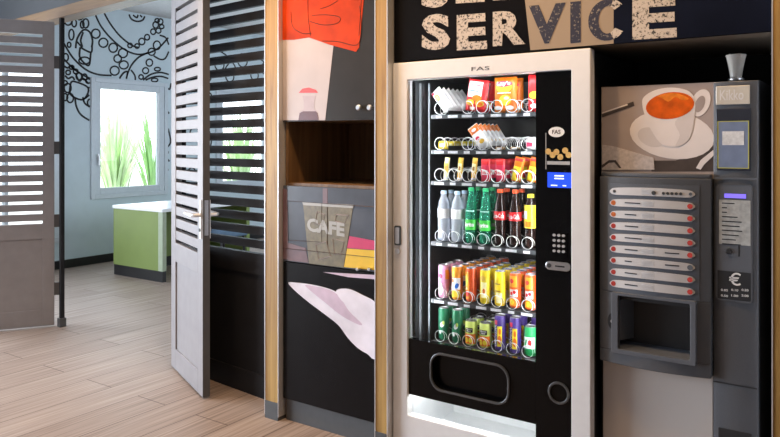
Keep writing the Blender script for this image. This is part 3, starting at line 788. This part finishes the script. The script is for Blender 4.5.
def can(name, m, r, h):
    o = empty(name, (0, 0, 0))
    MB().lathe([(r*.72, 0), (r*.8, .001), (r, .009), (r, h-.012), (r*.88, h-.003)], n=22).build('can_body', m, o, world=False)
    lid = MB().lathe([(r*.88, h-.003), (r*.9, h), (r*.84, h), (r*.80, h-.003)], n=22)
    lid.build('can_lid', 'can_lid', o, world=False)
    MB().box(-.006, .006, -.012, .004, h-.0028, h-.0012).build('pull_tab', 'can_lid', o, world=False)
    return o
R5 = .0262
def c5(kind):
    if kind == 'pink':
        o = can('drink_can', 'can_pink', R5, .158); blob('p_white', o, R5, -10, .045, 30, .030); blob('p_pinkred', o, R5, -8, .105, 22, .012); patch('label_print', 'can_orange', o, R5, 45, 100, .09, .135)
    elif kind == 'peach':
        o = can('drink_can', 'can_orange', R5, .158); patch('label_print', 'p_white', o, R5, -55, 60, .05, .105); blob('p_blue', o, R5, 22, .068, 20, .013, tilt=600); blob('p_orange', o, R5, -25, .09, 14, .009); patch('label_print', 'p_yellow', o, R5, -55, 60, .014, .045); patch('label_print', 'p_yellow', o, R5, -50, -5, .11, .135)
    elif kind == 'red_orange':
        o = can('drink_can', 'can_redor', R5, .158); patch('label_print', 'can_orange', o, R5, -70, 5, .014, .14); blob('p_yellow', o, R5, -35, .10, 26, .030); blob('p_red', o, R5, -20, .04, 24, .016); blob('p_paleyel', o, R5, -30, .062, 10, .006)
    elif kind == 'yellow':
        o = can('drink_can', 'can_yellow', R5, .158); patch('label_print', 'p_paleyel', o, R5, -25, 35, .03, .10); blob('p_gold', o, R5, -5, .118, 26, .013); blob('p_orange', o, R5, 8, .06, 14, .012, .0014)
    elif kind == 'lemon':
        o = can('drink_can', 'can_yellow', R5, .158); patch('label_print', 'p_paleyel', o, R5, -20, 40, .015, .062); patch('label_print', 'p_brown', o, R5, -30, 25, .066, .071); patch('label_print', 'p_brown', o, R5, -30, 25, .098, .103)
    else:
        o = can('drink_can', 'can_redor', R5, .158); patch('label_print', 'can_orange', o, R5, -70, 40, .095, .145); patch('label_print', 'can_orange', o, R5, -70, 40, .012, .045); patch('label_print', 'p_white', o, R5, -45, 45, .052, .085); blob('p_red', o, R5, -18, .067, 14, .008); blob('p_red', o, R5, 14, .073, 16, .008); blob('p_yellow', o, R5, -10, .028, 22, .012); blob('p_red', o, R5, -15, .122, 22, .010)
    return o
G5 = 'slim cans on the upper can shelf'
row5 = [('pink', 'pink slim can', 3), ('peach', 'orange slim can with white print', 6), ('red_orange', 'red and orange slim can', 6), ('yellow', 'yellow slim can', 4), ('lemon', 'lemon yellow slim can', 6), ('grape', 'orange-red slim can with white band', 6)]
for i, (k, d, n_) in enumerate(row5):
    o = c5(k); place(o, True, d, 'can', 4, i, 0, G5, n_, pitch=PITCH)
    if k == 'grape': place(o, False, d, 'can', 4, 6, 0, G5, 6)
# bottom shelf
G6 = 'cans on the bottom shelf'
o = can('drink_can', 'can_green', R5, .155); blob('p_white', o, R5, 12, .078, 22, .014, tilt=500); blob('can_lime', o, R5, 24, .086, 12, .010, .0014)
blob('p_white', o, R5, -12, .040, 16, .010)
place(o, True, 'dark green slim can with pale emblem', 'can', 5, 0, 0, G6, 2); place(o, False, 'dark green slim can with pale emblem', 'can', 5, 1, 0, G6, 2)
R6 = .0285
o = can('drink_can', 'can_lime', R6, .115); patch('label_print', 'p_orange', o, R6, -70, 70, .010, .055); patch('label_print', 'p_black', o, R6, -35, 40, .062, .083, .0006); wtext('label_lettering', 'p_white', o, 'Minute', R6, -26, 30, .074, .081, .001); wtext('label_lettering', 'p_white', o, 'Maid', R6, -18, 22, .065, .072, .001)
blob('p_yellow', o, R6, -22, .026, 18, .012); blob('p_yellow', o, R6, 18, .026, 18, .012)
place(o, True, 'short lime and orange juice can', 'can', 5, 2, 0, G6, 2); place(o, False, 'short lime and orange juice can', 'can', 5, 3, 0, G6, 2)
o = can('drink_can', 'can_purple', R5, .160); patch('label_print', 'p_yellow', o, R5, -8, 42, .02, .112); blob('p_orange', o, R5, 17, .05, 18, .020); blob('p_orange', o, R5, 20, .088, 12, .014); patch('label_print', 'p_pinkred', o, R5, -45, -5, .118, .138)
wtext('label_lettering', 'p_white', o, 'ORANGINA', R5, -48, -14, .018, .115, .0008, .02, vert=True)
place(o, True, 'purple slim can with fruit print', 'can', 5, 4, 0, G6, 2); place(o, False, 'purple slim can with fruit print', 'can', 5, 5, 0, G6, 2)
o = can('drink_can', 'can_bright_green', R5+.003, .130); patch('label_print', 'p_white', o, R5+.003, -60, 60, .035, .085); wtext('label_lettering', 'can_bright_green', o, '7', R5+.003, -42, -4, .042, .080, .0009, .08); blob('p_red', o, R5+.003, 14, .060, 16, .014)
place(o, True, 'bright green can with white panel', 'can', 5, 6, 0, G6, 1)
o2 = can('drink_can', 'can_purple', R5, .160); patch('label_print', 'p_yellow', o2, R5, -60, 30, .06, .12)
place(o2, True, 'purple and yellow slim can behind the green can', 'can', 5, 6, 0, G6, 1, y0=.041+PITCH)
o2['label'] = 'purple and yellow slim can behind the bright green can, bottom shelf'
# bottles
G4 = 'bottles on the bottle shelf'
def bottle(prof, m, cap, capr, hz):
    o = empty('drink_bottle', (0, 0, 0))
    MB().lathe(prof, n=22).build('bottle_body', m, o, world=False)
    MB().lathe([(capr, hz), (capr, hz+.013), (capr*.9, hz+.016)], n=18).build('bottle_cap', cap, o, world=False)
    return o
wp = [(.024, 0), (.029, .004), (.029, .03), (.0275, .035), (.029, .04), (.0275, .06), (.029, .066), (.0285, .11), (.0295, .115), (.0295, .155), (.026, .165), (.024, .185), (.013, .212), (.013, .224)]
o = bottle(wp, 'pet_clear', 'cap_blue', .0145, .222); patch('label_band', 'p_white', o, .0292, -180, 180, .108, .153, .0006, 24)
place(o, True, 'clear water bottle with white label', 'bottle', 3, 0, 0, G4, 2); place(o, False, 'clear water bottle with white label', 'bottle', 3, 1, 0, G4, 2)
gp = [(.021, 0), (.0275, .006), (.0285, .03), (.0265, .055), (.0275, .08), (.0285, .10), (.028, .13), (.024, .165), (.018, .20), (.0135, .225), (.013, .245)]
o = bottle(gp, 'pet_green', 'cap_green', .0145, .242); patch('label_print', 'p_green', o, .0285, -80, 80, .062, .11, .0006, 16)
patch('label_print', 'p_white', o, .0287, -60, 60, .145, .152, -.003, 16); wtext('label_lettering', 'p_white', o, 'Sprite', .0287, -58, 50, .072, .098, .001, .05)
place(o, True, 'green lemonade bottle with green cap', 'bottle', 3, 2, 0, G4, 2); place(o, False, 'green lemonade bottle with green cap', 'bottle', 3, 3, 0, G4, 2)
kp_ = [(.022, 0), (.0275, .006), (.0285, .035), (.0255, .07), (.026, .09), (.0285, .118), (.0285, .155), (.025, .18), (.017, .21), (.013, .230), (.013, .242)]
o = bottle(kp_, 'cola', 'cap_red', .0145, .240); patch('label_band', 'p_red', o, .0287, -180, 180, .117, .156, .0006, 24); wtext('label_lettering', 'p_white', o, 'Coca-Cola', .0287, -60, 60, .126, .147, .0012, .03)
place(o, True, 'dark cola bottle with red label', 'bottle', 3, 4, 0, G4, 2); place(o, False, 'dark cola bottle with red label', 'bottle', 3, 5, 0, G4, 2)
jp = [(.022, 0), (.0275, .006), (.028, .07), (.026, .09), (.029, .12), (.029, .19), (.022, .205), (.014, .215), (.014, .225)]
o = bottle(jp, 'cola', 'cap_yellow', .0155, .223); patch('label_band', 'p_yellow', o, .0292, -180, 180, .09, .192, .0006, 24); patch('label_print', 'p_white', o, .0292, -70, -10, .13, .165, .0012); patch('label_print', 'p_orange', o, .0292, -30, 30, .095, .12, .0012)
place(o, True, 'yellow wrapped dark drink bottle', 'bottle', 3, 6, 0, G4, 1)
# flat packets and bags
def packet(name, w_, h_, t, m, tilt=0, crimp=.1):
    """pillow packet with crimped ends, upright, faces the viewer; tilt leans it sideways"""
    o = empty(name, (0, 0, 0))
    ct, st_ = math.cos(tilt), math.sin(tilt)
    def surf(u, v, s, off=0):
        x = (u-.5)*w_; z = v*h_
        b = max(0, 1-(2*u-1)**4)**.5*max(0, 1-(2*v-1)**6)**.6
        if v < crimp*.6 or v > 1-crimp*.6: b *= .15
        y = -s*(t/2*b+.0006+off)
        z2 = z-.0*h_
        return (x*ct+z2*st_, y, -x*st_+z2*ct+abs(st_)*w_/2)
    mb = MB(); mb.grid(lambda u, v: surf(u, v, 1), 10, 16); mb.grid(lambda u, v: surf(1-u, v, -1), 10, 16)
    mb.build('wrapper', m, o, world=False)
    def pr(nm, mm, u0, u1, v0, v1, off=.0006):
        q = MB(); q.grid(lambda u, v: surf(u0+(u1-u0)*u, v0+(v1-v0)*v, 1, off), 8, 8); q.build(nm, mm, o, world=False)
    def ov(mm, uc, vc, ru, rv, off=.0016):
        q = MB(); q.grid(lambda u, v: surf(uc+ru*v*math.cos(2*PI*u), vc+rv*v*math.sin(2*PI*u), 1, off), 18, 4); q.build('label_print', mm, o, world=False)
    pr.ov = ov
    def tx(mm, txt, u0, u1, v0, v1, off=.0014):
        q = MB(); q.text(txt, lambda u, v: surf(u0+(u1-u0)*u, v0+(v1-v0)*v, 1, off+.0035), .03, res=2); q.build('label_lettering', mm, o, world=False)
    return o, pr, tx
G1 = 'snacks on the top shelf'
o, pr, tx = packet('snack_box', .056, .125, .016, 'p_white', math.radians(-38), .02); pr.ov('p_orange', .34, .68, .24, .15); pr.ov('p_gold', .36, .66, .14, .09, .0022); pr('label_print', 'p_pinkred', .2, .75, .42, .45, .001); pr('label_print', 'key', .2, .65, .34, .36, .001); pr('label_print', 'p_pinkred', .0, .3, .86, .97)
place(o, True, 'white biscuit pack leaning left', 'snack', 0, 0, 0, G1, 6, pitch=.045, dx=.040, y0=.022)
o, pr, tx = packet('crisp_bag', .105, .150, .042, 'p_red', math.radians(9), .06); pr('label_print', 'p_white', .12, .80, .44, .93); pr.ov('p_orange', .6, .42, .24, .10); pr.ov('p_gold', .3, .27, .2, .1); pr.ov('p_yellow', .32, .29, .12, .06, .0024); pr.ov('p_gold', .75, .27, .2, .11); pr.ov('p_orange', .78, .25, .12, .05, .0024); pr('label_print', 'p_red', .22, .7, .80, .83, .0016); pr('label_print', 'p_blue', .2, .65, .62, .65, .0012); pr('label_print', 'p_white', .3, .55, .02, .14)
place(o, True, 'red and white crisp bag', 'snack', 0, 2, 0, G1, 2, dx=.022, y0=.036)
o, pr, tx = packet('crisp_bag', .110, .160, .042, 'p_orange', 0, .06); pr.ov('p_yellow', .5, .72, .34, .17, .001); pr.ov('p_pinkred', .5, .80, .38, .085, .0022); tx('p_white', "Lay's", .20, .80, .735, .875); pr.ov('p_yellow', .55, .34, .26, .15, .001); pr.ov('p_gold', .42, .30, .12, .08, .002); pr.ov('p_white', .22, .13, .18, .06, .001); pr.ov('p_white', .76, .13, .16, .06, .001); pr.ov('p_paleyel', .62, .40, .12, .05, .002); pr('label_print', 'p_white', .2, .8, .535, .56, .0012)
place(o, True, 'orange crisp bag', 'snack', 0, 4, 0, G1, 2, dx=.030, y0=.036)
o, pr, tx = packet('crisp_bag', .075, .165, .040, 'p_red', 0, .06); pr.ov('p_yellow', .5, .44, .34, .10); pr.ov('p_white', .5, .15, .3, .06)
place(o, True, 'red crisp bag half behind the black panel', 'snack', 0, 6, 0, G1, 1, dx=.028, y0=.036)
G2 = 'snacks on the second shelf'
o, pr, tx = packet('sweet_pouch', .054, .040, .034, 'p_yellow', 0, .1); pr('label_print', 'p_paleyel', .2, .8, .3, .7)
place(o, True, 'yellow sweet pouch lying in its coil', 'snack', 1, 0, 0, G2, 5)
o, pr, tx = packet('waffle_pack', .056, .112, .014, 'p_white', math.radians(-34), .02); pr('label_print', 'p_orange', .0, 1, .66, .97); pr.ov('p_pinkred', .4, .42, .2, .08); pr.ov('p_gold', .6, .22, .24, .09); pr.ov('p_white', .5, .8, .24, .07, .0022)
place(o, True, 'white and orange waffle pack leaning left', 'snack', 1, 3, 0, G2, 6, pitch=.042, dx=.004, y0=.020)
o, pr, tx = packet('olive_pouch', .05, .03, .012, 'p_brown', math.radians(10), .05)
place(o, True, 'small brown pouch', 'snack', 1, 2, 0, G2, 1, dx=-.004, y0=.25)
o['label'] = 'small brown pouch at the back of the third coil, second shelf'
o, pr, tx = packet('flat_bar', .048, .012, .022, 'p_brown', 0, .1); pr('label_print', 'p_white', .2, .8, .2, .8)
place(o, True, 'flat brown bar lying in its coil', 'snack', 1, 4, 0, G2, 2); place(o, False, 'flat brown bar lying in its coil', 'snack', 1, 5, 0, G2, 2)
o, pr, tx = packet('wafer_tub', .045, .046, .030, 'p_white', 0, .05); pr('label_print', 'p_pinkred', .2, .8, .3, .7)
place(o, True, 'white wafer pack with red print', 'snack', 1, 6, 0, G2, 2)
G3 = 'bars on the third shelf'
o, pr, tx = packet('chocolate_bar', .026, .108, .016, 'p_paleyel', math.radians(6), .06); pr('label_print', 'p_gold', .1, .9, .35, .75); pr('label_print', 'p_brown', .3, .7, .45, .65, .0012); pr('label_print', 'p_white', .0, 1, .0, .14)
place(o, True, 'pale cream chocolate bar', 'snack', 2, 0, 0, G3, 1, dx=.010)
o, pr, tx = packet('chocolate_bar', .026, .108, .016, 'p_gold', math.radians(6), .06); pr('label_print', 'p_paleyel', .1, .9, .4, .75); pr('label_print', 'p_brown', .3, .7, .45, .62, .0012); pr('label_print', 'p_white', .0, 1, .0, .12)
place(o, True, 'golden chocolate bar', 'snack', 2, 1, 0, G3, 1, dx=.010)
place(o, False, 'golden chocolate bar', 'snack', 2, 2, 0, G3, 1, dx=.010)
o, pr, tx = packet('wafer_bar', .045, .104, .018, 'p_red', 0, .06); pr('label_print', 'p_pinkred', .05, .95, .05, .75); pr('label_print', 'p_white', .2, .8, .3, .5, .0012); tx('p_red', 'KitKat', .24, .76, .34, .46, .002)
place(o, True, 'red wafer bar pack', 'snack', 2, 3, 0, G3, 3); place(o, False, 'red wafer bar pack', 'snack', 2, 4, 0, G3, 4)
o, pr, tx = packet('peanut_bag', .046, .112, .022, 'p_orange', math.radians(12), .06); pr('label_print', 'p_yellow', .0, .85, .05, .62); pr.ov('p_red', .72, .28, .2, .13); pr.ov('p_brown', .35, .45, .16, .08); pr('label_print', 'p_red', .1, .9, .84, .95)
place(o, True, 'yellow and red peanut bag', 'snack', 2, 5, 0, G3, 2, dx=.004, y0=.036); place(o, False, 'yellow and red peanut bag', 'snack', 2, 6, 0, G3, 2, dx=.004, y0=.036)

# ------------------------------------------------------------------ hot drinks machine
KL, KM, KR, KT = -.920, -.494, -.345, 1.682
km = empty('coffee_machine', ((KL+KR)/2, 3.1, 0), label='grey hot drinks machine with a coffee cup picture beside the vending machine', cat='coffee machine')
B(KL, KR, 2.862, 3.44, .02, KT).build('cabinet_shell', 'vend_shell', km)
B(KL+.012, KM-.002, 2.842, 2.862, .03, .60).build('lower_door', 'cm_beige', km, bevel=.003)
for x in (KL+.05, KR-.05): MB().lathe([(.02, 0), (.02, .02)], x, 2.95, 12).build('levelling_foot', 'trimgrey', km)
# picture panel
PY = 2.850
pn = B(KL+.004, KM, PY, PY+.012, 1.31, KT-.002).build('picture_panel', 'post_bg', km)
PK = lambda pts: [(600+x/4.37, 80+y/4.37) for x, y in pts]
def pic(name, m, pts, lvl, sm=0):
    q = PK(smooth_loop(pts, sm)) if sm else PK(pts)
    q = [at(x, y, PY) for x, y in q]
    q = [Vector((min(max(p.x, KL+.006), KM-.002), p.y, min(max(p.z, 1.315), KT-.004))) for p in q]
    MB().prism(q, (0, -.0006*lvl, 0)).build(name, m, pn)
def ell(cx, cy, rx, ry, rot=0, n=28):
    r = math.radians(rot)
    return [(cx+rx*math.cos(a)*math.cos(r)-ry*math.sin(a)*math.sin(r), cy+rx*math.cos(a)*math.sin(r)+ry*math.sin(a)*math.cos(r)) for a in (2*PI*i/n for i in range(n))]
pic('printed_table', 'post_dark', [(225,352),(330,352),(500,285),(500,400),(225,400)], 1)
pic('printed_saucer', 'post_cup', ell(315, 240, 186, 104, 8), 2)
pic('printed_saucer_well', 'post_cup_d', ell(225, 250, 62, 40, 20), 3)
pic('printed_handle', 'post_cup', ell(440, 100, 40, 62, 22), 3)
pic('printed_handle_gap', 'post_bg', ell(437, 105, 20, 38, 22), 4)
pic('printed_cup', 'post_cup', [(186,110),(192,75),(240,45),(310,33),(380,45),(413,80),(416,150),(400,240),(370,278),(320,292),(270,280),(228,225),(200,165)], 5, 4)
pic('printed_cup_side', 'post_cup_d', [(330,180),(412,120),(412,165),(398,240),(372,276),(330,290),(350,240)], 6, 4)
pic('printed_coffee', 'post_tea', ell(307, 112, 106, 58, -8), 7)
pic('printed_gleam', 'post_tea_l', [(250,70),(300,58),(350,62),(390,82),(360,88),(330,75),(300,95),(270,78)], 8, 4)
pic('printed_newspaper', 'post_paper', [(0,283),(60,290),(235,340),(238,392),(0,392)], 5)
pic('printed_pen', 'post_dark', [(0,142),(146,94),(150,112),(4,164)], 3)
pic('printed_pen_shine', 'post_cup', [(4,142),(120,104),(122,110),(6,148)], 4)
pic('printed_spoon', 'post_cup', [(420,385),(440,350),(496,305),(498,330),(455,370),(440,392)], 4)
pic('printed_glasses', 'post_dark', [(5,372),(40,350),(70,350),(95,385),(85,385),(64,360),(40,362),(10,385)], 6)
# button housing, bowed towards the viewer
hx0, hx1 = KL+.012, KM-.002
def bow(x): return 2.800-.030*(1-((x-(hx0+hx1)/2)/((hx1-hx0)/2))**2)
def bowed(xa, xb, z0, z1, y_off=0, back=2.862, n=14):
    xs = [xa+(xb-xa)*i/n for i in range(n+1)]
    return MB().prism([(x, bow(x)+y_off, z0) for x in xs]+[(xb, back, z0), (xa, back, z0)], (0, 0, z1-z0))
dz0, dz1 = .640, .868
hsg = bowed(hx0, hx1, dz1, 1.322)
for q in (bowed(hx0, hx1, .588, dz0), bowed(hx0, hx0+.062, dz0, dz1), bowed(hx1-.052, hx1, dz0, dz1)): hsg.add(q.v, q.f)
ho = hsg.build('button_housing', 'cm_dark', km, bevel=.004)
bowed(hx0+.038, hx1-.038, .872, 1.296, -.002, 2.81).build('button_panel', 'cm_mid', ho)
bowed(hx0+.004, hx1-.004, 1.322, 1.338, .012).build('housing_cap', 'cm_mid', ho, bevel=.004)
bx0, bx1 = -.862, -.548
def strip(x0, x1, z, h, off, m, name, parent, taper=True, n=32):
    xs = [x0+(x1-x0)*i/n for i in range(n+1)]; t_ = []; b_ = []
    for i, x in enumerate(xs):
        u = i/n; r = min(1, (max(0, 1-abs(2*u-1)**14))**.5*.8+.2) if taper else 1
        sag = .006*(4*u*(1-u)) if taper else 0
        t_.append((x, bow(x)+off, z+h/2*r+sag)); b_.append((x, bow(x)+off, z-h/2*r+sag*.4))
    mb = MB()
    for i in range(n): mb.prism([b_[i], b_[i+1], t_[i+1], t_[i]], (0, .004, 0))
    return mb.build(name, m, parent)
for r in range(9):
    z = 1.264-r*.0452
    b_ = strip(bx0, bx1, z, .027, -.006, 'cm_btn', 'drink_button', ho)
    def dot(x, mm, rr=.0095):
        q = MB(); q.disc_y(x, z+.001, rr, bow(x)-.0085, .002, 14); q.build('button_emblem', mm, b_)
    if r == 0:
        for x in (-.69, -.655, -.640, -.625, -.61, -.595): dot(x, 'trimgrey', .0055 if x > -.68 else .008)
        dot(bx0+.02, 'cm_dark', .006); dot(bx1-.014, 'cm_dark', .006)
    else:
        dot(bx0+.016, 'btn_orange' if r < 3 else 'btn_red'); dot(bx1-.016, 'btn_red' if r not in (6,) else 'cm_mid')
        strip(bx0+.062, bx0+.062+(.06, .045, .052, .066, .05, .028, .048, .05)[r-1], z+.004, .0042, -.0076, 'cm_deep', 'button_caption', b_, False, 3)
        if r in (5, 6): strip(-.650, -.60, z+.004, .0042, -.0076, 'cm_deep', 'button_caption', b_, False, 3)
    strip(-.735, -.690, z+.004, .018, -.0066, 'alu', 'button_centre', b_, False, 3)
# dispensing recess
rc = MB(); ix0, ix1 = hx0+.062, hx1-.052
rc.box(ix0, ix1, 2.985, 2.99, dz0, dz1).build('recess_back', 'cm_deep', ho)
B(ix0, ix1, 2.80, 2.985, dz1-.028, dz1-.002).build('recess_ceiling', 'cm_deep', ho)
MB().prism([(ix0+.002, 2.785, dz0+.012), (ix0+.002, 2.984, dz0+.012), (ix0+.002, 2.984, dz0+.040)], (ix1-ix0-.004, 0, 0)).build('drip_shelf', 'cm_mid', ho)
MB().prism([(ix0+.020, 2.79, dz0+.04), (ix0+.055, 2.86, dz0+.04), (ix0+.055, 2.984, dz0+.04), (ix0+.020, 2.984, dz0+.04)], (0, 0, dz1-dz0-.07)).build('recess_cheek', 'cm_dark', ho)
MB().prism([(ix1-.014, 2.79, dz0+.04), (ix1-.03, 2.86, dz0+.04), (ix1-.03, 2.984, dz0+.04), (ix1-.014, 2.984, dz0+.04)], (0, 0, dz1-dz0-.07)).build('recess_cheek', 'cm_mid', ho)
MB().ring_xz(rrect(ix0-.006, ix1+.006, dz0-.006, dz1+.004, .006, 2), rrect(ix0+.02, ix1-.014, dz0+.012, dz1-.008, .006, 2), 2.768, .03).build('recess_surround', 'cm_mid', ho, bevel=.002)
p = at(610, 320, 2.795)
kl = MB().disc_y(p.x+.016, p.z, .022, 2.783, .018, 20, .033).build('lock_escutcheon', 'cm_deep', ho)
MB().disc_y(p.x+.016, p.z, .009, 2.779, .006, 14).build('lock_barrel', 'steel', kl)
# payment column
CY = 2.835
clm = MB(); n = 12
xs = [KM+(KR-KM)*i/n for i in range(n+1)]
clm.prism([(x, CY-.012*(1-(2*i/n-1)**2), .03) for i, x in enumerate(xs)]+[(KR, 2.862, .03), (KM, 2.862, .03)], (0, 0, KT-.033))
cl = clm.build('payment_column', 'cm_dark', km, bevel=.003)
B(KM+.004, KR-.004, CY-.0155, CY-.012, 1.322, 1.328).build('column_joint', 'cm_mid', cl)
B(KM+.002, KR-.002, CY-.0135, CY-.011, .5725, .577).build('column_joint', 'cm_deep', cl)
def q4(x0, y0, x1, y1, Y=CY-.013):
    a, b = at(x0, y0, Y), at(x1, y1, Y); return a.x, b.x, b.z, a.z
x0_, x1_, z0_, z1_ = q4(716, 86.5, 750, 104)
lg = B(x0_, x1_, CY-.017, CY-.010, z0_, z1_).build('maker_plate', 'kikko', cl, bevel=.002)
MB().text_xz('Kikko', x0_+.014, x1_-.02, z0_+.016, z1_-.014, CY-.0178, .01).build('plate_lettering', 'white_ink', lg)
x0_, x1_, z0_, z1_ = q4(716, 109, 751, 171)
dw = B(x0_, x1_, CY-.016, CY-.010, z0_, z1_).build('display_window', 'disp_win', cl, bevel=.002)
ix0_, ix1_, iz0_, iz1_ = x0_+.006, x1_-.006, z0_+.008, z1_-.045
MB().ring_xz([(ix0_, iz0_), (ix1_, iz0_), (ix1_, iz1_), (ix0_, iz1_)], [(ix0_+.003, iz0_+.003), (ix1_-.003, iz0_+.003), (ix1_-.003, iz1_-.003), (ix0_+.003, iz1_-.003)], CY-.0175, .0015).build('window_outline', 'yell_line', dw)
B(ix0_+.003, ix1_-.003, CY-.0168, CY-.016, iz0_+.003, iz1_-.003).build('window_panel', 'disp_lbl', dw)
B(ix0_+.016, ix1_-.016, CY-.018, CY-.0168, iz0_+.085, iz0_+.135).build('white_label', 'tag', dw)
x0_, x1_, z0_, z1_ = q4(716.5, 184, 752, 303)
pnl = MB().xz(rrect(x0_, x1_, z0_, z1_, .012, 4), CY-.0165, .006).build('coin_panel', 'cm_mid', cl, bevel=.002)
MB().ring_xz(rrect(x0_-.002, x1_+.002, z0_-.002, z1_+.002, .014, 4), rrect(x0_+.002, x1_-.002, z0_+.002, z1_-.002, .010, 4), CY-.018, .004).build('panel_rim', 'cm_dark', pnl)
YP = CY-.0165
def qq(a, b, c, d): return q4(a, b, c, d, YP)
a = qq(724.5, 193.5, 746, 198.5); B(a[0], a[1], YP-.002, YP, a[2], a[3]).build('lit_display', 'purple_lit', pnl)
a = qq(719, 199.5, 750.5, 246); sh_ = B(a[0], a[1], YP-.0012, YP, a[2], a[3]).build('instruction_sheet', 'label_sheet', pnl)
tl = MB()
for i, wd in enumerate((.5, .2, .2, .62, .78, .7, .8, .66, .55, .75)):
    zz = a[3]-.012-i*.0165; tl.box(a[0]+.01, a[0]+.01+(a[1]-a[0]-.02)*wd, YP-.0018, YP-.0013, zz-.0022, zz+.0014)
tl.build('sheet_text', 'cm_deep', sh_)
a = qq(717.5, 270, 751, 302); B(a[0], a[1], YP-.001, YP, a[2], a[3]).build('price_panel', 'cm_deep', pnl)
p = at(729, 251, YP); MB().disc_y(p.x, p.z, .0105, YP-.008, .008, 16).build('coin_button', 'cm_deep', pnl, bevel=.002)
p = at(739, 251, YP); B(p.x-.0018, p.x+.0018, YP-.0014, YP, p.z-.020, p.z+.020).build('coin_slot', 'vend_shell', pnl)
a = qq(729, 272, 741, 286); MB().text_xz('\u20ac', a[0], a[1], a[2], a[3], YP-.0018, .01).build('euro_sign', 'white_ink', pnl)
for r_, row in enumerate((('0.05', '0.10', '0.20'), ('0.50', '1.00', '2.00'))):
    for c_i, t_ in enumerate(row):
        a = qq(721+c_i*10.3, 288.5+r_*5.6, 728+c_i*10.3, 291.5+r_*5.6); MB().text_xz(t_, a[0], a[1], a[2], a[3], YP-.0018, .02).build('coin_value', 'white_ink', pnl)
x0_, x1_, z0_, z1_ = q4(718, 427, 752, 470)
cr = B(x0_, x1_, CY-.0165, CY-.010, z0_, z1_).build('coin_return', 'cm_deep', cl, bevel=.003)
# cup of stirrers on the machine
cpos = at(736, 80, 2.90); cu = empty('stirrer_cup', (cpos.x, 2.90, KT), label='small flared clear cup of stirrers standing on the coffee machine', cat='cup')
MB().lathe([(.022, .0), (.026, .004), (.026, .012), (.020, .016), (.023, .04), (.030, .075), (.036, .100), (.034, .100), (.028, .075), (.021, .04), (.018, .020)], n=12).build('cup_body', 'cup_clear', cu, world=False)
MB().lathe([(.0265, .004), (.0275, .006), (.0275, .011), (.0265, .013)], n=20).build('cup_ring', 'steel', cu, world=False)
for i in range(9):
    a = i*.7; MB().tube([(.010*math.cos(a), .010*math.sin(a), .02), (.021*math.cos(a), .021*math.sin(a), .096+.004*(i % 3))], .0028, 5).build('stirrer', 'stir', cu, world=False)

# ------------------------------------------------------------------ room beyond the doors
dx0, dx1, dy0, dy1 = -6.99, -6.14, 4.735, 6.05
ct = empty('counter_table', ((dx0+dx1)/2, (dy0+dy1)/2, 0), label='white topped table with an olive green end panel in the far room', cat='table')
B(dx0, dx1-.07, dy0, dy0+.05, .115, .735).build('end_panel', 'green', ct)
B(dx0, dx1-.07, dy1-.05, dy1, .115, .735).build('end_panel', 'green', ct)
B(dx0, dx0+.05, dy0+.05, dy1-.05, .115, .735).build('back_panel', 'green', ct)
B(dx1-.07, dx1, dy0, dy0+.05, .115, .735).build('edge_panel', 'green_edge', ct)
MB().box(dx0+.005, dx1-.005, dy0+.004, dy0+.05, 0, .115).box(dx0+.005, dx1-.01, dy1-.05, dy1-.004, 0, .115).box(dx0+.005, dx0+.05, dy0+.05, dy1-.05, 0, .115).build('plinth', 'black_skirt', ct)
B(dx0-.01, dx1+.01, dy0-.01, dy1+.01, .735, .770).build('table_top', 'white_top', ct, bevel=.004)
chx, chy = -6.02, 5.45
chs = empty('upholstered_stool', (chx, chy, 0), label='slate blue stool tucked at the white topped table', cat='stool')
MB().xz(rrect(chx-.2, chx+.2, .42, .52, .03), chy-.2, .4).build('seat', 'blue_chair', chs, bevel=.01)
for a in (-1, 1):
    for b in (-1, 1): MB().tube([(chx+a*.16, chy+b*.16, .42), (chx+a*.18, chy+b*.18, 0)], .014, 8).build('leg', 'black_skirt', chs)
# plants outside the windows
def plant(name, x, y, h, n, m, label, spread=.5):
    o = empty(name, (x, y, -.12), label=label, cat='plant')
    rnd = random.Random(int(y*100)); lf = MB()
    for i in range(n):
        a = rnd.uniform(0, 2*PI); L_ = h*rnd.uniform(.65, 1.05); sp_ = spread*rnd.uniform(.25, 1.0); wd = rnd.uniform(.025, .05); prev = None
        dx_, dy_ = math.cos(a), math.sin(a); P = []
        for k in range(8):
            u = k/7; r_ = sp_*u**1.8; zz = L_*(u-.22*u**3*(sp_/spread)); ww = wd*(1-u)**.6*(1 if u > 0 else .7)+.001
            c0 = Vector((x+dx_*r_, y+dy_*r_, zz-.12)); s_ = Vector((-dy_, dx_, 0))*ww
            P.append((c0-s_, c0+s_, c0+Vector((0, 0, -.004))))
        for k in range(7): lf.add([P[k][0], P[k][1], P[k+1][1], P[k+1][0]], [(0, 1, 2, 3)])
    lf.build('leaves', m, o)
    MB().lathe([(.06, -.12), (.05, .1), (.03, .25)], x, y, 10).build('stem', 'stir', o)
plant('strap_leaf_plant', -8.75, 6.6, 2.35, 70, 'leaf_a', 'tall green strap-leaved plant outside, at the right of the first window')
plant('strap_leaf_plant', -9.75, 6.62, 2.3, 90, 'leaf_b', 'pale strap-leaved plant outside, at the left of the first window', .5)
plant('strap_leaf_plant', -11.2, 7.75, 3.0, 120, 'leaf_c', 'palest strap-leaved plant outside, behind the tall green one', .8)
plant('strap_leaf_plant', -8.8, 8.35, 2.4, 80, 'leaf_b', 'tall pale strap-leaved plant outside the second window, seen through the louvres', .7)
